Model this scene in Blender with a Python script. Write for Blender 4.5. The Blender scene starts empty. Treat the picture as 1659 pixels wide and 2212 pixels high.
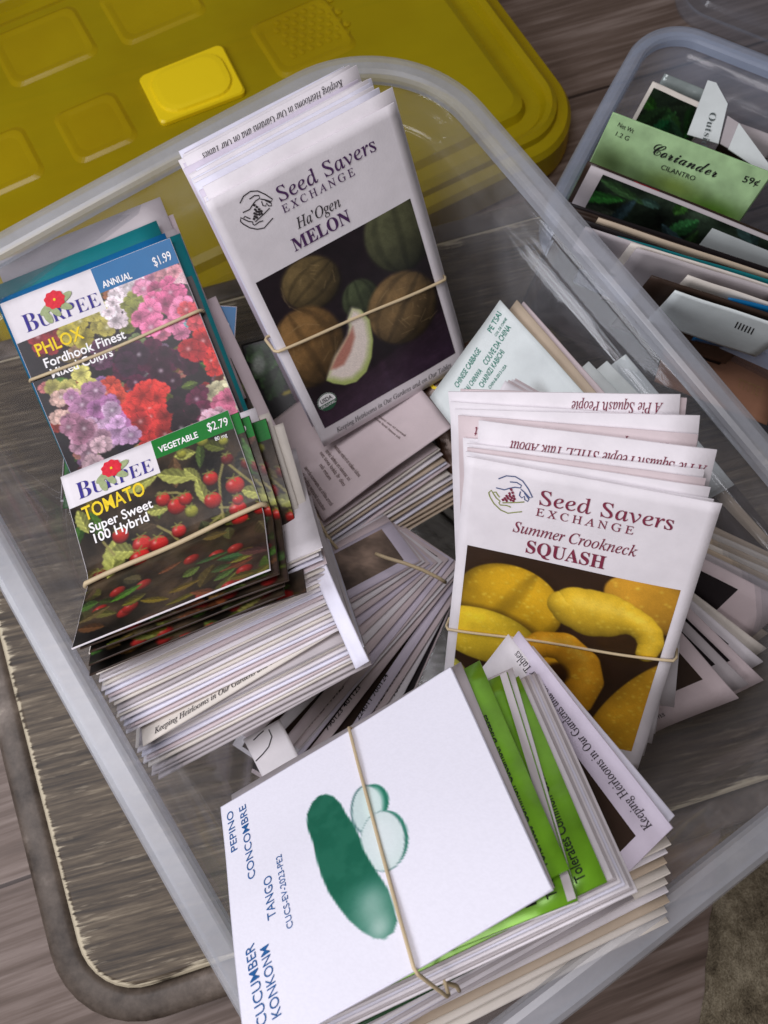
import bpy, math, random
import numpy as np
from mathutils import Matrix, Vector, noise as mnoise

random.seed(11)
RNG = np.random.default_rng(5)
sc = bpy.context.scene
col = sc.collection
DEG = math.radians

# ------------------------------------------------------------------ camera
CAM_H, TILT, FPX, PCX, PCY = 0.455, DEG(16), 1789.0, 829.5, 1106.0
cam = bpy.data.objects.new('camera', bpy.data.cameras.new('camera'))
col.objects.link(cam)
cam.location = (0, 0, CAM_H)
cam.rotation_euler = (TILT, 0, 0)
cam.data.sensor_fit = 'VERTICAL'
cam.data.sensor_height = 32.0
cam.data.lens = 32.0 * FPX / 2212.0
cam.data.clip_start = 0.01
cam.data.clip_end = 50
sc.camera = cam
cam.data.dof.use_dof = True
cam.data.dof.focus_distance = 0.325
cam.data.dof.aperture_fstop = 17.0

# ------------------------------------------------------------------ light
world = bpy.data.worlds.new('World')
sc.world = world
world.use_nodes = True
bg = world.node_tree.nodes['Background']
bg.inputs[0].default_value = (0.95, 0.86, 0.78, 1)
bg.inputs[1].default_value = 0.085

def area(name, loc, target, sx, sy, power, color):
    l = bpy.data.lights.new(name, 'AREA')
    l.shape = 'RECTANGLE'; l.size = sx; l.size_y = sy
    l.energy = power; l.color = color
    o = bpy.data.objects.new(name, l)
    col.objects.link(o)
    o.location = loc
    d = Vector(target) - Vector(loc)
    o.rotation_euler = d.to_track_quat('-Z', 'Y').to_euler()
    return o
area('window_light', (-0.62, -0.06, 0.60), (0.0, 0.0, 0.1), 0.34, 0.40, 3.3, (0.90, 0.92, 1.0))
area('room_light', (-0.26, -0.40, 0.64), (0.02, 0.0, 0.12), 0.30, 0.24, 1.5, (1.0, 0.95, 0.98))
area('ceiling_light', (-0.22, 0.15, 0.96), (0, 0.0, 0.1), 0.42, 0.42, 4.3, (0.98, 0.95, 1.0))

sc.view_settings.view_transform = 'Standard'
sc.view_settings.look = 'None'
sc.view_settings.exposure = -0.10
sc.view_settings.gamma = 1.0
sc.view_settings.use_curve_mapping = False
sc.render.engine = 'CYCLES'
sc.cycles.transparent_max_bounces = 24
sc.cycles.max_bounces = 10
sc.cycles.caustics_reflective = False
sc.cycles.caustics_refractive = False

# ------------------------------------------------------------------ geometry of the view (pixels of the photo at 1659 x 2212)
_c, _s = math.cos(TILT), math.sin(TILT)
RX, RU, RB = np.array([1, 0, 0.]), np.array([0, _c, _s]), np.array([0, -_s, _c])
EYE = np.array([0, 0, CAM_H])
def ray(p): return (p[0] - PCX) / FPX * RX - (p[1] - PCY) / FPX * RU - RB
def at(p, d): return EYE + d * ray(p)
def onz(p, z):
    r = ray(p); return EYE + (z - CAM_H) / r[2] * r
def project(P):
    q = np.asarray(P) - EYE; z = -(q @ RB)
    return np.array([PCX + FPX * (q @ RX) / z, PCY - FPX * (q @ RU) / z]), z
def ZM(ox, oy, s):
    return lambda x, y: ((x / s + ox) / 1.15732, (y / s + oy) / 1.15732)

class Pose:
    """a flat packet: origin at its top left corner, x to its right, y up its face, n out of its face"""
    def __init__(s, O, x, y, w, h):
        s.O, s.x, s.y, s.w, s.h = np.array(O), np.array(x), np.array(y), w, h
        s.n = np.cross(s.x, s.y)
    def pt(s, u, v, k=0.0): return s.O + s.x * u - s.y * v + s.n * k
    def uv(s, p):
        r = ray(p); t = ((s.O - EYE) @ s.n) / (r @ s.n)
        q = EYE + t * r - s.O
        return float(q @ s.x), float(-(q @ s.y))
    def mat(s):
        m = Matrix.Identity(4)
        for i in range(3):
            m[i][0], m[i][1], m[i][2], m[i][3] = s.x[i], s.y[i], s.n[i], s.O[i]
        return m
    def moved(s, du=0, dv=0, dn=0, spin=0.0, tip=0.0):
        c, k = math.cos(spin), math.sin(spin)
        x = s.x * c + s.y * k; y = s.y * c - s.x * k
        n = np.cross(x, y)
        if tip:
            c, k = math.cos(tip), math.sin(tip)
            y, n = y * c + n * k, n * c - y * k
        ctr = s.pt(s.w / 2 + du, s.h / 2 + dv, dn)
        return Pose(ctr - x * s.w / 2 + y * s.h / 2, x, y, s.w, s.h)

def expm(a):
    t = np.linalg.norm(a)
    if t < 1e-12: return np.eye(3)
    k = a / t; K = np.array([[0, -k[2], k[1]], [k[2], 0, -k[0]], [-k[1], k[0], 0]])
    return np.eye(3) + math.sin(t) * K + (1 - math.cos(t)) * K @ K

def solve(w, h, obs, edges=(), sd=.004):
    """rigid pose whose points (u, v as fractions) fall on photo pixels at about the given depths"""
    A = [(o[0] * w, -o[1] * h, 0) for o in obs if o[4]]
    B = [at(o[2:4], o[4]) for o in obs if o[4]]
    A, B = np.array(A), np.array(B)
    ca, cb = A.mean(0), B.mean(0)
    U, S, Vt = np.linalg.svd((A - ca).T @ (B - cb))
    d = np.sign(np.linalg.det(Vt.T @ U.T))
    R = Vt.T @ np.diag([1, 1, d]) @ U.T
    O = cb - R @ ca
    def res(R, O):
        out = []
        for u, v, px, py, dd in obs:
            q, z = project(O + R @ np.array([u * w, -v * h, 0]))
            out += [(q[0] - px) / 2.0, (q[1] - py) / 2.0]
            if dd: out.append((z - dd) / sd)
        for u, px, py in edges:
            a, _ = project(O + R @ np.array([u * w, 0, 0])); b, _ = project(O + R @ np.array([u * w, -h, 0]))
            t = (b - a) / np.linalg.norm(b - a)
            out.append(((px - a[0]) * t[1] - (py - a[1]) * t[0]) / 2.0)
        return np.array(out)
    lam = 1e-3
    r = res(R, O)
    for _ in range(60):
        J = np.zeros((len(r), 6))
        for i in range(6):
            e = np.zeros(6); e[i] = 1e-5
            J[:, i] = (res(expm(e[:3]) @ R, O + e[3:]) - r) / 1e-5
        H = J.T @ J
        st = -np.linalg.solve(H + lam * np.diag(np.diag(H)), J.T @ r)
        R2, O2 = expm(st[:3]) @ R, O + st[3:]
        r2 = res(R2, O2)
        if r2 @ r2 < r @ r: R, O, r, lam = R2, O2, r2, lam * .4
        else: lam *= 4
    return Pose(O, R[:, 0], R[:, 1], w, h)

def quad(tl, tr, bl):
    A, B, C = at(tl[:2], tl[2]), at(tr[:2], tr[2]), at(bl[:2], bl[2])
    x = B - A; w = np.linalg.norm(x); x /= w
    y = A - C; y = y - x * (y @ x); h = np.linalg.norm(y); y /= h
    return Pose(A, x, y, w, h)

def edge_pose(p1, d1, p2, d2, tilt, w, h, edge='bottom', f=0.0):
    """one edge (left end, right end) is known; tilt > 0 leans the top away from the camera"""
    P1, P2 = at(p1, d1), at(p2, d2)
    x = P2 - P1; L = np.linalg.norm(x); x /= L
    if w is None: w = L
    v = EYE - (P1 + P2) / 2
    n = v - x * (v @ x); n /= np.linalg.norm(n)
    y = np.cross(n, x)
    c, k = math.cos(tilt), math.sin(tilt)
    y = y * c - n * k
    O = P1 - x * f * w
    if edge == 'bottom': O = O + y * h
    return Pose(O, x, y, w, h)

# ------------------------------------------------------------------ materials
def lin(r, g, b):
    def f(c):
        c /= 255.0
        return c / 12.92 if c <= .04045 else ((c + .055) / 1.055) ** 2.4
    return (f(r), f(g), f(b), 1)

class NT:
    def __init__(s, name):
        s.m = bpy.data.materials.new(name); s.m.use_nodes = True
        s.t = s.m.node_tree; s.t.nodes.clear()
        s.out = s.n('ShaderNodeOutputMaterial')
    def n(s, ty, **kw):
        o = s.t.nodes.new(ty)
        for k, v in kw.items():
            if k in ('i',):
                for a, b in v.items(): o.inputs[a].default_value = b
            else: setattr(o, k, v)
        return o
    def l(s, a, b): s.t.links.new(a, b)
    def coords(s, scale=(1, 1, 1), rot=(0, 0, 0), obj=True):
        tc = s.n('ShaderNodeTexCoord'); mp = s.n('ShaderNodeMapping')
        mp.inputs['Scale'].default_value = scale; mp.inputs['Rotation'].default_value = rot
        if obj: s.l(tc.outputs['Object'], mp.inputs[0])
        else:
            g = s.n('ShaderNodeNewGeometry'); s.l(g.outputs['Position'], mp.inputs[0])
        return mp.outputs[0]
    def noise(s, vec, scale, detail=4, rough=.5, dist=0.0):
        o = s.n('ShaderNodeTexNoise', i={'Scale': scale, 'Detail': detail, 'Roughness': rough, 'Distortion': dist})
        s.l(vec, o.inputs['Vector']); return o.outputs['Fac']
    def ramp(s, fac, stops):
        o = s.n('ShaderNodeValToRGB'); e = o.color_ramp.elements
        while len(e) > 1: e.remove(e[-1])
        e[0].position, e[0].color = stops[0]
        for p, c in stops[1:]:
            k = e.new(p); k.color = c
        s.l(fac, o.inputs[0]); return o.outputs[0]
    def bump(s, h, strength, dist=.001):
        o = s.n('ShaderNodeBump', i={'Strength': strength, 'Distance': dist})
        s.l(h, o.inputs['Height']); return o.outputs[0]

MATS = {}
def paper(name, rgb, rough=.55, mottle=.06, bump=.25, spec=.3):
    if name in MATS: return MATS[name]
    k = NT(name); v = k.coords()
    c = lin(*rgb); lo = tuple(x * (1 - mottle * 2) for x in c[:3]) + (1,)
    cr = k.ramp(k.noise(v, 60, 5, .6), [(.3, lo), (.7, c)])
    b = k.n('ShaderNodeBsdfPrincipled', i={'Roughness': rough, 'Specular IOR Level': spec})
    k.l(cr, b.inputs['Base Color'])
    k.l(k.bump(k.noise(v, 900, 3), bump, .0002), b.inputs['Normal'])
    k.l(b.outputs[0], k.out.inputs[0])
    MATS[name] = k.m; return k.m
def ink(name, rgb, rough=.55):
    if name in MATS: return MATS[name]
    k = NT(name)
    b = k.n('ShaderNodeBsdfPrincipled', i={'Roughness': rough, 'Base Color': lin(*rgb), 'Specular IOR Level': .25})
    v = k.coords(); c = lin(*rgb)
    hi = tuple(min(1, x * 1.25 + .01) for x in c[:3]) + (1,)
    k.l(k.ramp(k.noise(v, 700, 2), [(.35, c), (.75, hi)]), b.inputs['Base Color'])
    k.l(b.outputs[0], k.out.inputs[0])
    MATS[name] = k.m; return k.m
def printed(rough=.42):
    nm = 'printed_picture_%d' % int(rough * 100)
    if nm in MATS: return MATS[nm]
    k = NT(nm); a = k.n('ShaderNodeAttribute', attribute_name='print')
    b = k.n('ShaderNodeBsdfPrincipled', i={'Roughness': rough, 'Specular IOR Level': .35})
    k.l(a.outputs['Color'], b.inputs['Base Color'])
    k.l(k.bump(k.noise(k.coords(), 500, 2), .15, .0002), b.inputs['Normal'])
    k.l(b.outputs[0], k.out.inputs[0])
    MATS[nm] = k.m; return k.m
def foil(name, rgb, rough=.28):
    if name in MATS: return MATS[name]
    k = NT(name); v = k.coords(); c = lin(*rgb)
    b = k.n('ShaderNodeBsdfPrincipled', i={'Roughness': rough, 'Metallic': .15, 'Base Color': c})
    lo = tuple(x * .7 for x in c[:3]) + (1,)
    k.l(k.ramp(k.noise(v, 90, 4), [(.3, lo), (.7, c)]), b.inputs['Base Color'])
    k.l(k.bump(k.noise(v, 70, 2, .5, .4), .22, .002), b.inputs['Normal'])
    k.l(b.outputs[0], k.out.inputs[0])
    MATS[name] = k.m; return k.m
def plastic(name, tint, haze, hazecol, rough=.12, scratch=.06):
    k = NT(name); v = k.coords()
    tr = k.n('ShaderNodeBsdfTransparent', i={'Color': tint})
    gl = k.n('ShaderNodeBsdfGlossy', i={'Roughness': rough, 'Color': (1, 1, 1, 1)})
    df = k.n('ShaderNodeBsdfDiffuse', i={'Color': hazecol})
    tl = k.n('ShaderNodeBsdfTranslucent', i={'Color': hazecol})
    m0 = k.n('ShaderNodeMixShader', i={0: .4}); k.l(df.outputs[0], m0.inputs[1]); k.l(tl.outputs[0], m0.inputs[2])
    mr = k.n('ShaderNodeMapRange', i={1: .35, 2: .75, 3: haze, 4: haze + scratch})
    k.l(k.noise(v, 26, 6, .65, .4), mr.inputs[0])
    m1 = k.n('ShaderNodeMixShader'); k.l(mr.outputs[0], m1.inputs[0]); k.l(tr.outputs[0], m1.inputs[1]); k.l(m0.outputs[0], m1.inputs[2])
    fr = k.n('ShaderNodeFresnel', i={'IOR': 1.42})
    ge = k.n('ShaderNodeNewGeometry'); io = k.n('ShaderNodeMapRange', i={1: 0.0, 2: 1.0, 3: 1.42, 4: 1 / 1.42})
    k.l(ge.outputs['Backfacing'], io.inputs[0]); k.l(io.outputs[0], fr.inputs['IOR'])
    nb = k.bump(k.noise(v, 40, 3), .12, .002)
    k.l(nb, fr.inputs['Normal']); k.l(nb, gl.inputs['Normal'])
    m2 = k.n('ShaderNodeMixShader'); k.l(fr.outputs[0], m2.inputs[0]); k.l(m1.outputs[0], m2.inputs[1]); k.l(gl.outputs[0], m2.inputs[2])
    k.l(m2.outputs[0], k.out.inputs[0])
    return k.m

WHITE = paper('white_paper', (232, 226, 230))
COOL = paper('cool_white_paper', (230, 228, 242))
LAV = paper('lavender_paper', (216, 206, 222))
CREAM = paper('cream_paper', (224, 216, 206))
KRAFT = paper('kraft_paper', (196, 178, 156))
GREYP = paper('grey_paper', (188, 180, 182))
PINKW = paper('pinkish_paper', (214, 198, 200))
TEAL = paper('teal_print', (20, 118, 124), .4)
BLUE = paper('blue_print', (18, 104, 158), .4)
GREEN = paper('green_print', (16, 118, 40), .4)
MINT = paper('mint_paper', (226, 233, 232))
LIME = foil('lime_foil', (120, 178, 40))
BLACKP = paper('black_print', (34, 28, 30), .4)
DARKB = paper('dark_brown_print', (58, 44, 36), .4)

# ------------------------------------------------------------------ object helpers
def tag(o, label=None, cat=None, group=None, kind=None):
    if label: o['label'] = label
    if cat: o['category'] = cat
    if group: o['group'] = group
    if kind: o['kind'] = kind
    return o
def link_mesh(name, verts, faces, mats, parent=None, smooth=False, midx=None):
    me = bpy.data.meshes.new(name)
    me.from_pydata([tuple(map(float, v)) for v in verts], [], faces)
    for m in (mats if isinstance(mats, (list, tuple)) else [mats]): me.materials.append(m)
    if midx is not None: me.polygons.foreach_set('material_index', midx)
    if smooth: me.polygons.foreach_set('use_smooth', [True] * len(me.polygons))
    me.update()
    o = bpy.data.objects.new(name, me); col.objects.link(o)
    if parent: o.parent = parent
    return o

class Shape:
    """surface of a packet in its own frame: maps (u, v) to 3d, with a fold under a band and gentle curls"""
    def __init__(s, w, h, fold=None, curl=0.0, wave=0.0, seed=0):
        s.w, s.h, s.fold, s.curl, s.wave, s.seed = w, h, fold, curl, wave, seed
    def base(s, u, v):
        x, y, z = u, -v, 0.0
        if s.fold:
            v0, ang, soft = s.fold
            if v > v0 - soft:
                t = min(1.0, (v - v0 + soft) / (2 * soft)) if soft > 0 else 1.0
                n = 8; yy = v0 - soft; zz = 0.0; L = v - (v0 - soft)
                for i in range(n):
                    sl = L / n; pos = (i + .5) * sl
                    a = ang * min(1.0, pos / (2 * soft))
                    yy += sl * math.cos(a); zz += sl * math.sin(a)
                y, z = -yy, zz
        fu, fv = u / s.w - .5, v / s.h - .5
        z += s.curl * (fu * fu * 4)
        if s.wave: z += s.wave * mnoise.noise(Vector((fu * 2.2 + s.seed * 7.1, fv * 2.2, s.seed * 3.3)))
        return np.array([x, y, z])
    def __call__(s, u, v, k=0.0):
        p = s.base(u, v)
        if k:
            e = 4e-4
            du = s.base(u + e, v) - s.base(u - e, v); dv = s.base(u, v + e) - s.base(u, v - e)
            n = np.cross(du, -dv); p = p + n / np.linalg.norm(n) * k
        return p

def envelope_mesh(name, S, t, mat, edge=.0004, nx=10, ny=14, sides=None):
    """paper envelope: thin at its edges, thicker in the middle"""
    V, Fc = [], []
    def th(i, j):
        a, b = 2 * i / nx - 1, 2 * j / ny - 1
        return edge / 2 + (t - edge) / 2 * (1 - a ** 4) * (1 - b ** 4)
    for sgn in (1, -1):
        for j in range(ny + 1):
            for i in range(nx + 1):
                V.append(S(S.w * i / nx, S.h * j / ny, sgn * th(i, j)))
    N = (nx + 1) * (ny + 1); W = nx + 1
    for j in range(ny):
        for i in range(nx):
            a = j * W + i
            Fc.append((a, a + W, a + W + 1, a + 1)); Fc.append((N + a, N + a + 1, N + a + W + 1, N + a + W))
    nb = len(Fc)
    for i in range(nx):
        Fc.append((i, i + 1, N + i + 1, N + i)); a = ny * W + i
        Fc.append((a + 1, a, N + a, N + a + 1))
    for j in range(ny):
        a = j * W; Fc.append((a + W, a, N + a, N + a + W)); a += nx
        Fc.append((a, a + W, N + a + W, N + a))
    me = bpy.data.meshes.new(name)
    me.from_pydata([tuple(map(float, v)) for v in V], [], Fc)
    me.materials.append(mat)
    sm = [True] * nb + [False] * (len(Fc) - nb)
    me.polygons.foreach_set('use_smooth', sm)
    me.update()
    return me

ENV = {}
def filler_mesh(w, h, mat, var, t=.0011, nx=8, ny=10):
    key = (round(w, 4), round(h, 4), mat.name, var, t)
    if key not in ENV:
        ENV[key] = envelope_mesh('seed_packet', Shape(w, h, wave=.0007, seed=var + 1), t, mat, .0005, nx, ny)
    return ENV[key]

def packet(pose, label, mat=WHITE, t=.0012, fold=None, curl=0.0, wave=.0008, group=None, name='seed_packet', seed=0, cat='seed packet', fine=False):
    S = Shape(pose.w, pose.h, fold, curl, wave, seed)
    me = envelope_mesh(name, S, t, mat, .0005, 24 if fine else 12, 40 if fold else (30 if fine else 16))
    o = bpy.data.objects.new(name, me); col.objects.link(o)
    o.matrix_world = pose.mat()
    tag(o, label, cat, group)
    o_s[o.name] = (pose, S, t)
    grids[o.name] = make_grid(S, t, 24 if fine else 12, 40 if fold else (30 if fine else 16))
    return o
o_s = {}; grids = {}
def filler(pose, label, group, mat=WHITE, var=0, t=.0011):
    o = bpy.data.objects.new('seed_packet', filler_mesh(pose.w, pose.h, mat, var, t)); col.objects.link(o)
    o.matrix_world = pose.mat()
    tag(o, label, 'seed packet', group)
    o_s[o.name] = (pose, Shape(pose.w, pose.h, wave=.0007, seed=var + 1), t)
    return o
def make_grid(S, t, nx, ny):
    G = np.zeros((ny + 1, nx + 1, 3)); N = np.zeros_like(G)
    for j in range(ny + 1):
        for i in range(nx + 1):
            a, b = 2 * i / nx - 1, 2 * j / ny - 1
            th = .00025 + (t - .0005) / 2 * (1 - a ** 4) * (1 - b ** 4)
            p = S(S.w * i / nx, S.h * j / ny, th); q = S(S.w * i / nx, S.h * j / ny, th + .001)
            G[j, i] = p; N[j, i] = (q - p) / .001
    return G, N

def lift(o, u, v, k):
    """point on the face mesh of packet o, raised by k"""
    pose, S, t = o_s[o.name]
    if o.name not in grids: grids[o.name] = make_grid(S, t, 8, 10)
    G, N = grids[o.name]
    ny, nx = G.shape[0] - 1, G.shape[1] - 1
    a, b = min(max(u / S.w, -.02), 1.02) * nx, min(max(v / S.h, -.02), 1.02) * ny
    i, j = min(max(int(a), 0), nx - 1), min(max(int(b), 0), ny - 1)
    a -= i; b -= j
    w = ((1 - a) * (1 - b), a * (1 - b), (1 - a) * b, a * b)
    q = (j, i), (j, i + 1), (j + 1, i), (j + 1, i + 1)
    return sum(w[m] * (G[q[m]] + N[q[m]] * k) for m in range(4))

def patch(o, name, mat, u0, v0, u1, v1, k=.00012, step=.004, paint=None):
    """a printed area on the face of packet o (metres from its top left corner)"""
    nx = max(2, int(round((u1 - u0) / step))); ny = max(2, int(round((v1 - v0) / step)))
    us = np.linspace(u0, u1, nx + 1); vs = np.linspace(v0, v1, ny + 1)
    V = [lift(o, u, v, k) for v in vs for u in us]
    W = nx + 1
    Fc = [(j * W + i, (j + 1) * W + i, (j + 1) * W + i + 1, j * W + i + 1) for j in range(ny) for i in range(nx)]
    ob = link_mesh(name, V, Fc, mat, o, smooth=True)
    if paint:
        U, Vv = np.meshgrid(us, vs)
        rgb = paint(U, Vv)
        c = np.clip(rgb / 255.0, 0, 1)
        c = c * .86 + .14 * c.mean(-1, keepdims=True)
        c = np.where(c <= .04045, c / 12.92, ((c + .055) / 1.055) ** 2.4)
        c = np.concatenate([c.reshape(-1, 3), np.ones((c.shape[0] * c.shape[1], 1))], 1)
        at_ = ob.data.color_attributes.new('print', 'FLOAT_COLOR', 'POINT')
        at_.data.foreach_set('color', c.astype(np.float32).ravel())
    return ob

def poly(o, name, mat, pts, k=.00016):
    """a flat printed shape given by its outline"""
    from mathutils.geometry import tessellate_polygon
    tri = tessellate_polygon([[Vector((p[0], -p[1], 0)) for p in pts]])
    V = [lift(o, p[0], p[1], k) for p in pts]
    Fc = []
    for a, b, c in tri:
        p, q, r = pts[a], pts[b], pts[c]
        ar = (q[0] - p[0]) * (r[1] - p[1]) - (q[1] - p[1]) * (r[0] - p[0])
        Fc.append((a, b, c) if ar < 0 else (a, c, b))
    return link_mesh(name, V, Fc, mat, o)

def strokes(o, name, mat, lines, width, k=.0002):
    """thin printed lines"""
    V, Fc = [], []
    for ln in lines:
        ln = [np.array(p, float) for p in ln]
        b = len(V)
        for i, p in enumerate(ln):
            t = ln[min(i + 1, len(ln) - 1)] - ln[max(i - 1, 0)]
            L = np.linalg.norm(t)
            t = t / L if L > 0 else np.array([1., 0])
            nn = np.array([-t[1], t[0]]) * width / 2
            V += [lift(o, *(p + nn), k), lift(o, *(p - nn), k)]
        for i in range(len(ln) - 1):
            a = b + 2 * i; Fc.append((a, a + 2, a + 3, a + 1))
    return link_mesh(name, V, Fc, mat, o)

def arc(cx, cy, r, a0, a1, n=10, ry=None):
    return [(cx + r * math.cos(DEG(a0 + (a1 - a0) * i / n)), cy + (ry or r) * math.sin(DEG(a0 + (a1 - a0) * i / n))) for i in range(n + 1)]

STY = {'sans': None, 'serif': (0x1D400, 0x1D41A), 'italic': (0x1D434, 0x1D44E), 'bolditalic': (0x1D468, 0x1D482), 'script': (0x1D4D0, 0x1D4EA), 'roman': (0x1D434, 0x1D44E)}
def styled(s, st):
    if not STY[st]: return s
    U, L = STY[st]; out = ''
    for ch in s:
        if 'A' <= ch <= 'Z': out += chr(U + ord(ch) - 65)
        elif 'a' <= ch <= 'z': out += '\u210e' if (st in ('italic', 'roman') and ch == 'h') else chr(L + ord(ch) - 97)
        elif '0' <= ch <= '9' and st == 'serif': out += chr(0x1D7CE + ord(ch) - 48)
        else: out += ch
    return out
TXT = {}
def text_geo(s, st, off, spacing):
    key = (s, st, off, spacing)
    if key not in TXT:
        cu = bpy.data.curves.new('lettering', 'FONT'); cu.body = styled(s, st); cu.offset = off
        cu.space_character = spacing; cu.resolution_u = 3
        ob = bpy.data.objects.new('lettering', cu); col.objects.link(ob)
        dg = bpy.context.evaluated_depsgraph_get(); dg.update()
        me = bpy.data.meshes.new_from_object(ob.evaluated_get(dg))
        V = np.array([v.co[:2] for v in me.vertices]).reshape(-1, 2)
        Fc = [tuple(p.vertices) for p in me.polygons]
        if st == 'roman' and len(V): V = V - np.outer(V[:, 1] * .24, [1, 0])
        bpy.data.objects.remove(ob); bpy.data.curves.remove(cu); bpy.data.meshes.remove(me)
        TXT[key] = (V, Fc)
    return TXT[key]
CAPS = {'sans': .73, 'serif': .68, 'italic': .68, 'bolditalic': .68, 'script': .70, 'roman': .68}
def text(o, s, a, b, cap, mat, st='sans', off=0.0, spacing=1.0, name='lettering', k=.0003, only=None):
    """lettering on packet o whose baseline runs from a to b (metres on its face); cap = capital height"""
    V, Fc = text_geo(s, st, off, spacing)
    if not len(V): return None
    x0, x1 = V[:, 0].min(), V[:, 0].max()
    a, b = np.array(a, float), np.array(b, float)
    d = b - a; L = np.linalg.norm(d); d /= L
    up = np.array([d[1], -d[0]])
    P = [a + d * (v[0] - x0) / (x1 - x0) * L + up * v[1] / CAPS[st] * cap for v in V]
    if only:
        keep = [only(p) for p in P]
        Fc = [f for f in Fc if all(keep[i] for i in f)]
    W = [lift(o, p[0], p[1], k) for p in P]
    return link_mesh(name, W, Fc, mat, o)
def textpx(o, s, pa, pb, cap, mat, **kw):
    pose = o_s[o.name][0]
    return text(o, s, pose.uv(pa), pose.uv(pb), cap, mat, **kw)

def tube(name, pts, r, mat, parent=None, closed=False, n=8, flat=1.0):
    V, Fc = [], []
    pts = [np.array(p, float) for p in pts]; m = len(pts)
    up = None
    for i, p in enumerate(pts):
        if closed: t = pts[(i + 1) % m] - pts[i - 1]
        else: t = pts[min(i + 1, m - 1)] - pts[max(i - 1, 0)]
        t = t / (np.linalg.norm(t) + 1e-12)
        if up is None: up = np.cross(t, [0.13, .37, .92]); up /= np.linalg.norm(up)
        up = up - t * (up @ t); up /= np.linalg.norm(up)
        s = np.cross(t, up)
        for q in range(n):
            a = 2 * math.pi * q / n
            V.append(p + r * (math.cos(a) * up * flat + math.sin(a) * s))
    for i in range(m if closed else m - 1):
        for q in range(n):
            a, b = i * n + q, i * n + (q + 1) % n
            c, d = ((i + 1) % m) * n + q, ((i + 1) % m) * n + (q + 1) % n
            Fc.append((a, b, d, c))
    if not closed:
        Fc.append(tuple(range(n - 1, -1, -1))); Fc.append(tuple(range((m - 1) * n, m * n)))
    return link_mesh(name, V, Fc, mat, parent, smooth=True)
def densify(pts, step=.004):
    out = []
    for a, b in zip(pts, pts[1:]):
        a, b = np.array(a), np.array(b); k = max(1, int(np.linalg.norm(b - a) / step))
        out += [a + (b - a) * i / k for i in range(k)]
    return out + [np.array(pts[-1])]
RUBBER = paper('rubber_band', (206, 186, 150), .5)
def rubber_band(o, pa, pb, back, label, r=.00075, sag=0.0, mat=None, under=.0, top=.0013, snap='x'):
    """band over the face of packet o from photo point pa to pb and round the back of its bundle"""
    pose, S, t = o_s[o.name]
    a, b = np.array(pose.uv(pa)), np.array(pose.uv(pb))
    if snap == 'x': a[0], b[0] = 0.0, pose.w
    else: a[1], b[1] = 0.0, pose.h
    W = lambda u, v, k: np.array(o.matrix_world @ Vector(S(u, v, k)))
    front = []
    for i in range(25):
        f = i / 24; p = a + (b - a) * f
        front.append(W(p[0], p[1] + sag * math.sin(math.pi * f), top + .0004 * math.sin(9 * f)))
    n = pose.n
    d = (front[-1] - front[0]); d /= np.linalg.norm(d)
    e = .0012
    loop = densify(front + [front[-1] + d * e - n * .002, front[-1] + d * e - n * (back - .002), front[-1] - n * back,
                            front[0] - n * back, front[0] - d * e - n * (back - .002), front[0] - d * e - n * .002])
    ob = tube('rubber_band', loop, r, mat or RUBBER, closed=True, flat=1.0)
    tag(ob, label, 'rubber band'); return ob

# ------------------------------------------------------------------ setting: floor
FLOOR_Z = -0.045
def wood_material(name, ang, stops, plank=None, streak=(3.0, 60.0), scale=1.0, rough=.45, worn=None):
    k = NT(name)
    v = k.coords((1, 1, 1), (0, 0, -ang), obj=False)
    mp = k.n('ShaderNodeMapping'); mp.inputs['Scale'].default_value = (streak[0], streak[1], 1); k.l(v, mp.inputs[0])
    n1 = k.noise(mp.outputs[0], 2.2 * scale, 8, .62, .35)
    mp2 = k.n('ShaderNodeMapping'); mp2.inputs['Scale'].default_value = (streak[0] * 2.5, streak[1] * 4, 1); k.l(v, mp2.inputs[0])
    n2 = k.noise(mp2.outputs[0], 2.0 * scale, 4, .6)
    mx = k.n('ShaderNodeMath', operation='MULTIPLY_ADD', i={1: .45, 2: 0.0}); k.l(n2, mx.inputs[0])
    ad = k.n('ShaderNodeMath', operation='MULTIPLY_ADD', i={1: .6}); k.l(n1, ad.inputs[0]); k.l(mx.outputs[0], ad.inputs[2])
    cr = k.ramp(ad.outputs[0], stops)
    if plank:
        br = k.n('ShaderNodeTexBrick', offset=.37, i={'Color1': (1, 1, 1, 1), 'Color2': (.82, .82, .84, 1), 'Mortar': (.22, .2, .2, 1), 'Scale': 1.0,
                                          'Mortar Size': .0012, 'Brick Width': plank[0], 'Row Height': plank[1], 'Mortar Smooth': .2})
        k.l(v, br.inputs[0])
        mm = k.n('ShaderNodeMix', data_type='RGBA', blend_type='MULTIPLY'); mm.inputs[0].default_value = 1
        k.l(cr, mm.inputs[6]); k.l(br.outputs[0], mm.inputs[7]); cr = mm.outputs[2]
    b = k.n('ShaderNodeBsdfPrincipled', i={'Roughness': rough, 'Specular IOR Level': .3})
    k.l(cr, b.inputs['Base Color'])
    k.l(k.bump(ad.outputs[0], .35, .001), b.inputs['Normal'])
    k.l(b.outputs[0], k.out.inputs[0])
    return k.m
floor_mat = wood_material('floor_laminate', DEG(19), [(.30, lin(66, 53, 44)), (.5, lin(112, 95, 85)), (.7, lin(156, 140, 131))], plank=(1.1, .13), streak=(2.2, 34.0))
fl = link_mesh('floor', [(-3, -3, FLOOR_Z), (3, -3, FLOOR_Z), (3, 3, FLOOR_Z), (-3, 3, FLOOR_Z)], [(0, 1, 2, 3)], floor_mat)
tag(fl, 'grey brown wood laminate floor', kind='structure')

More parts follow.
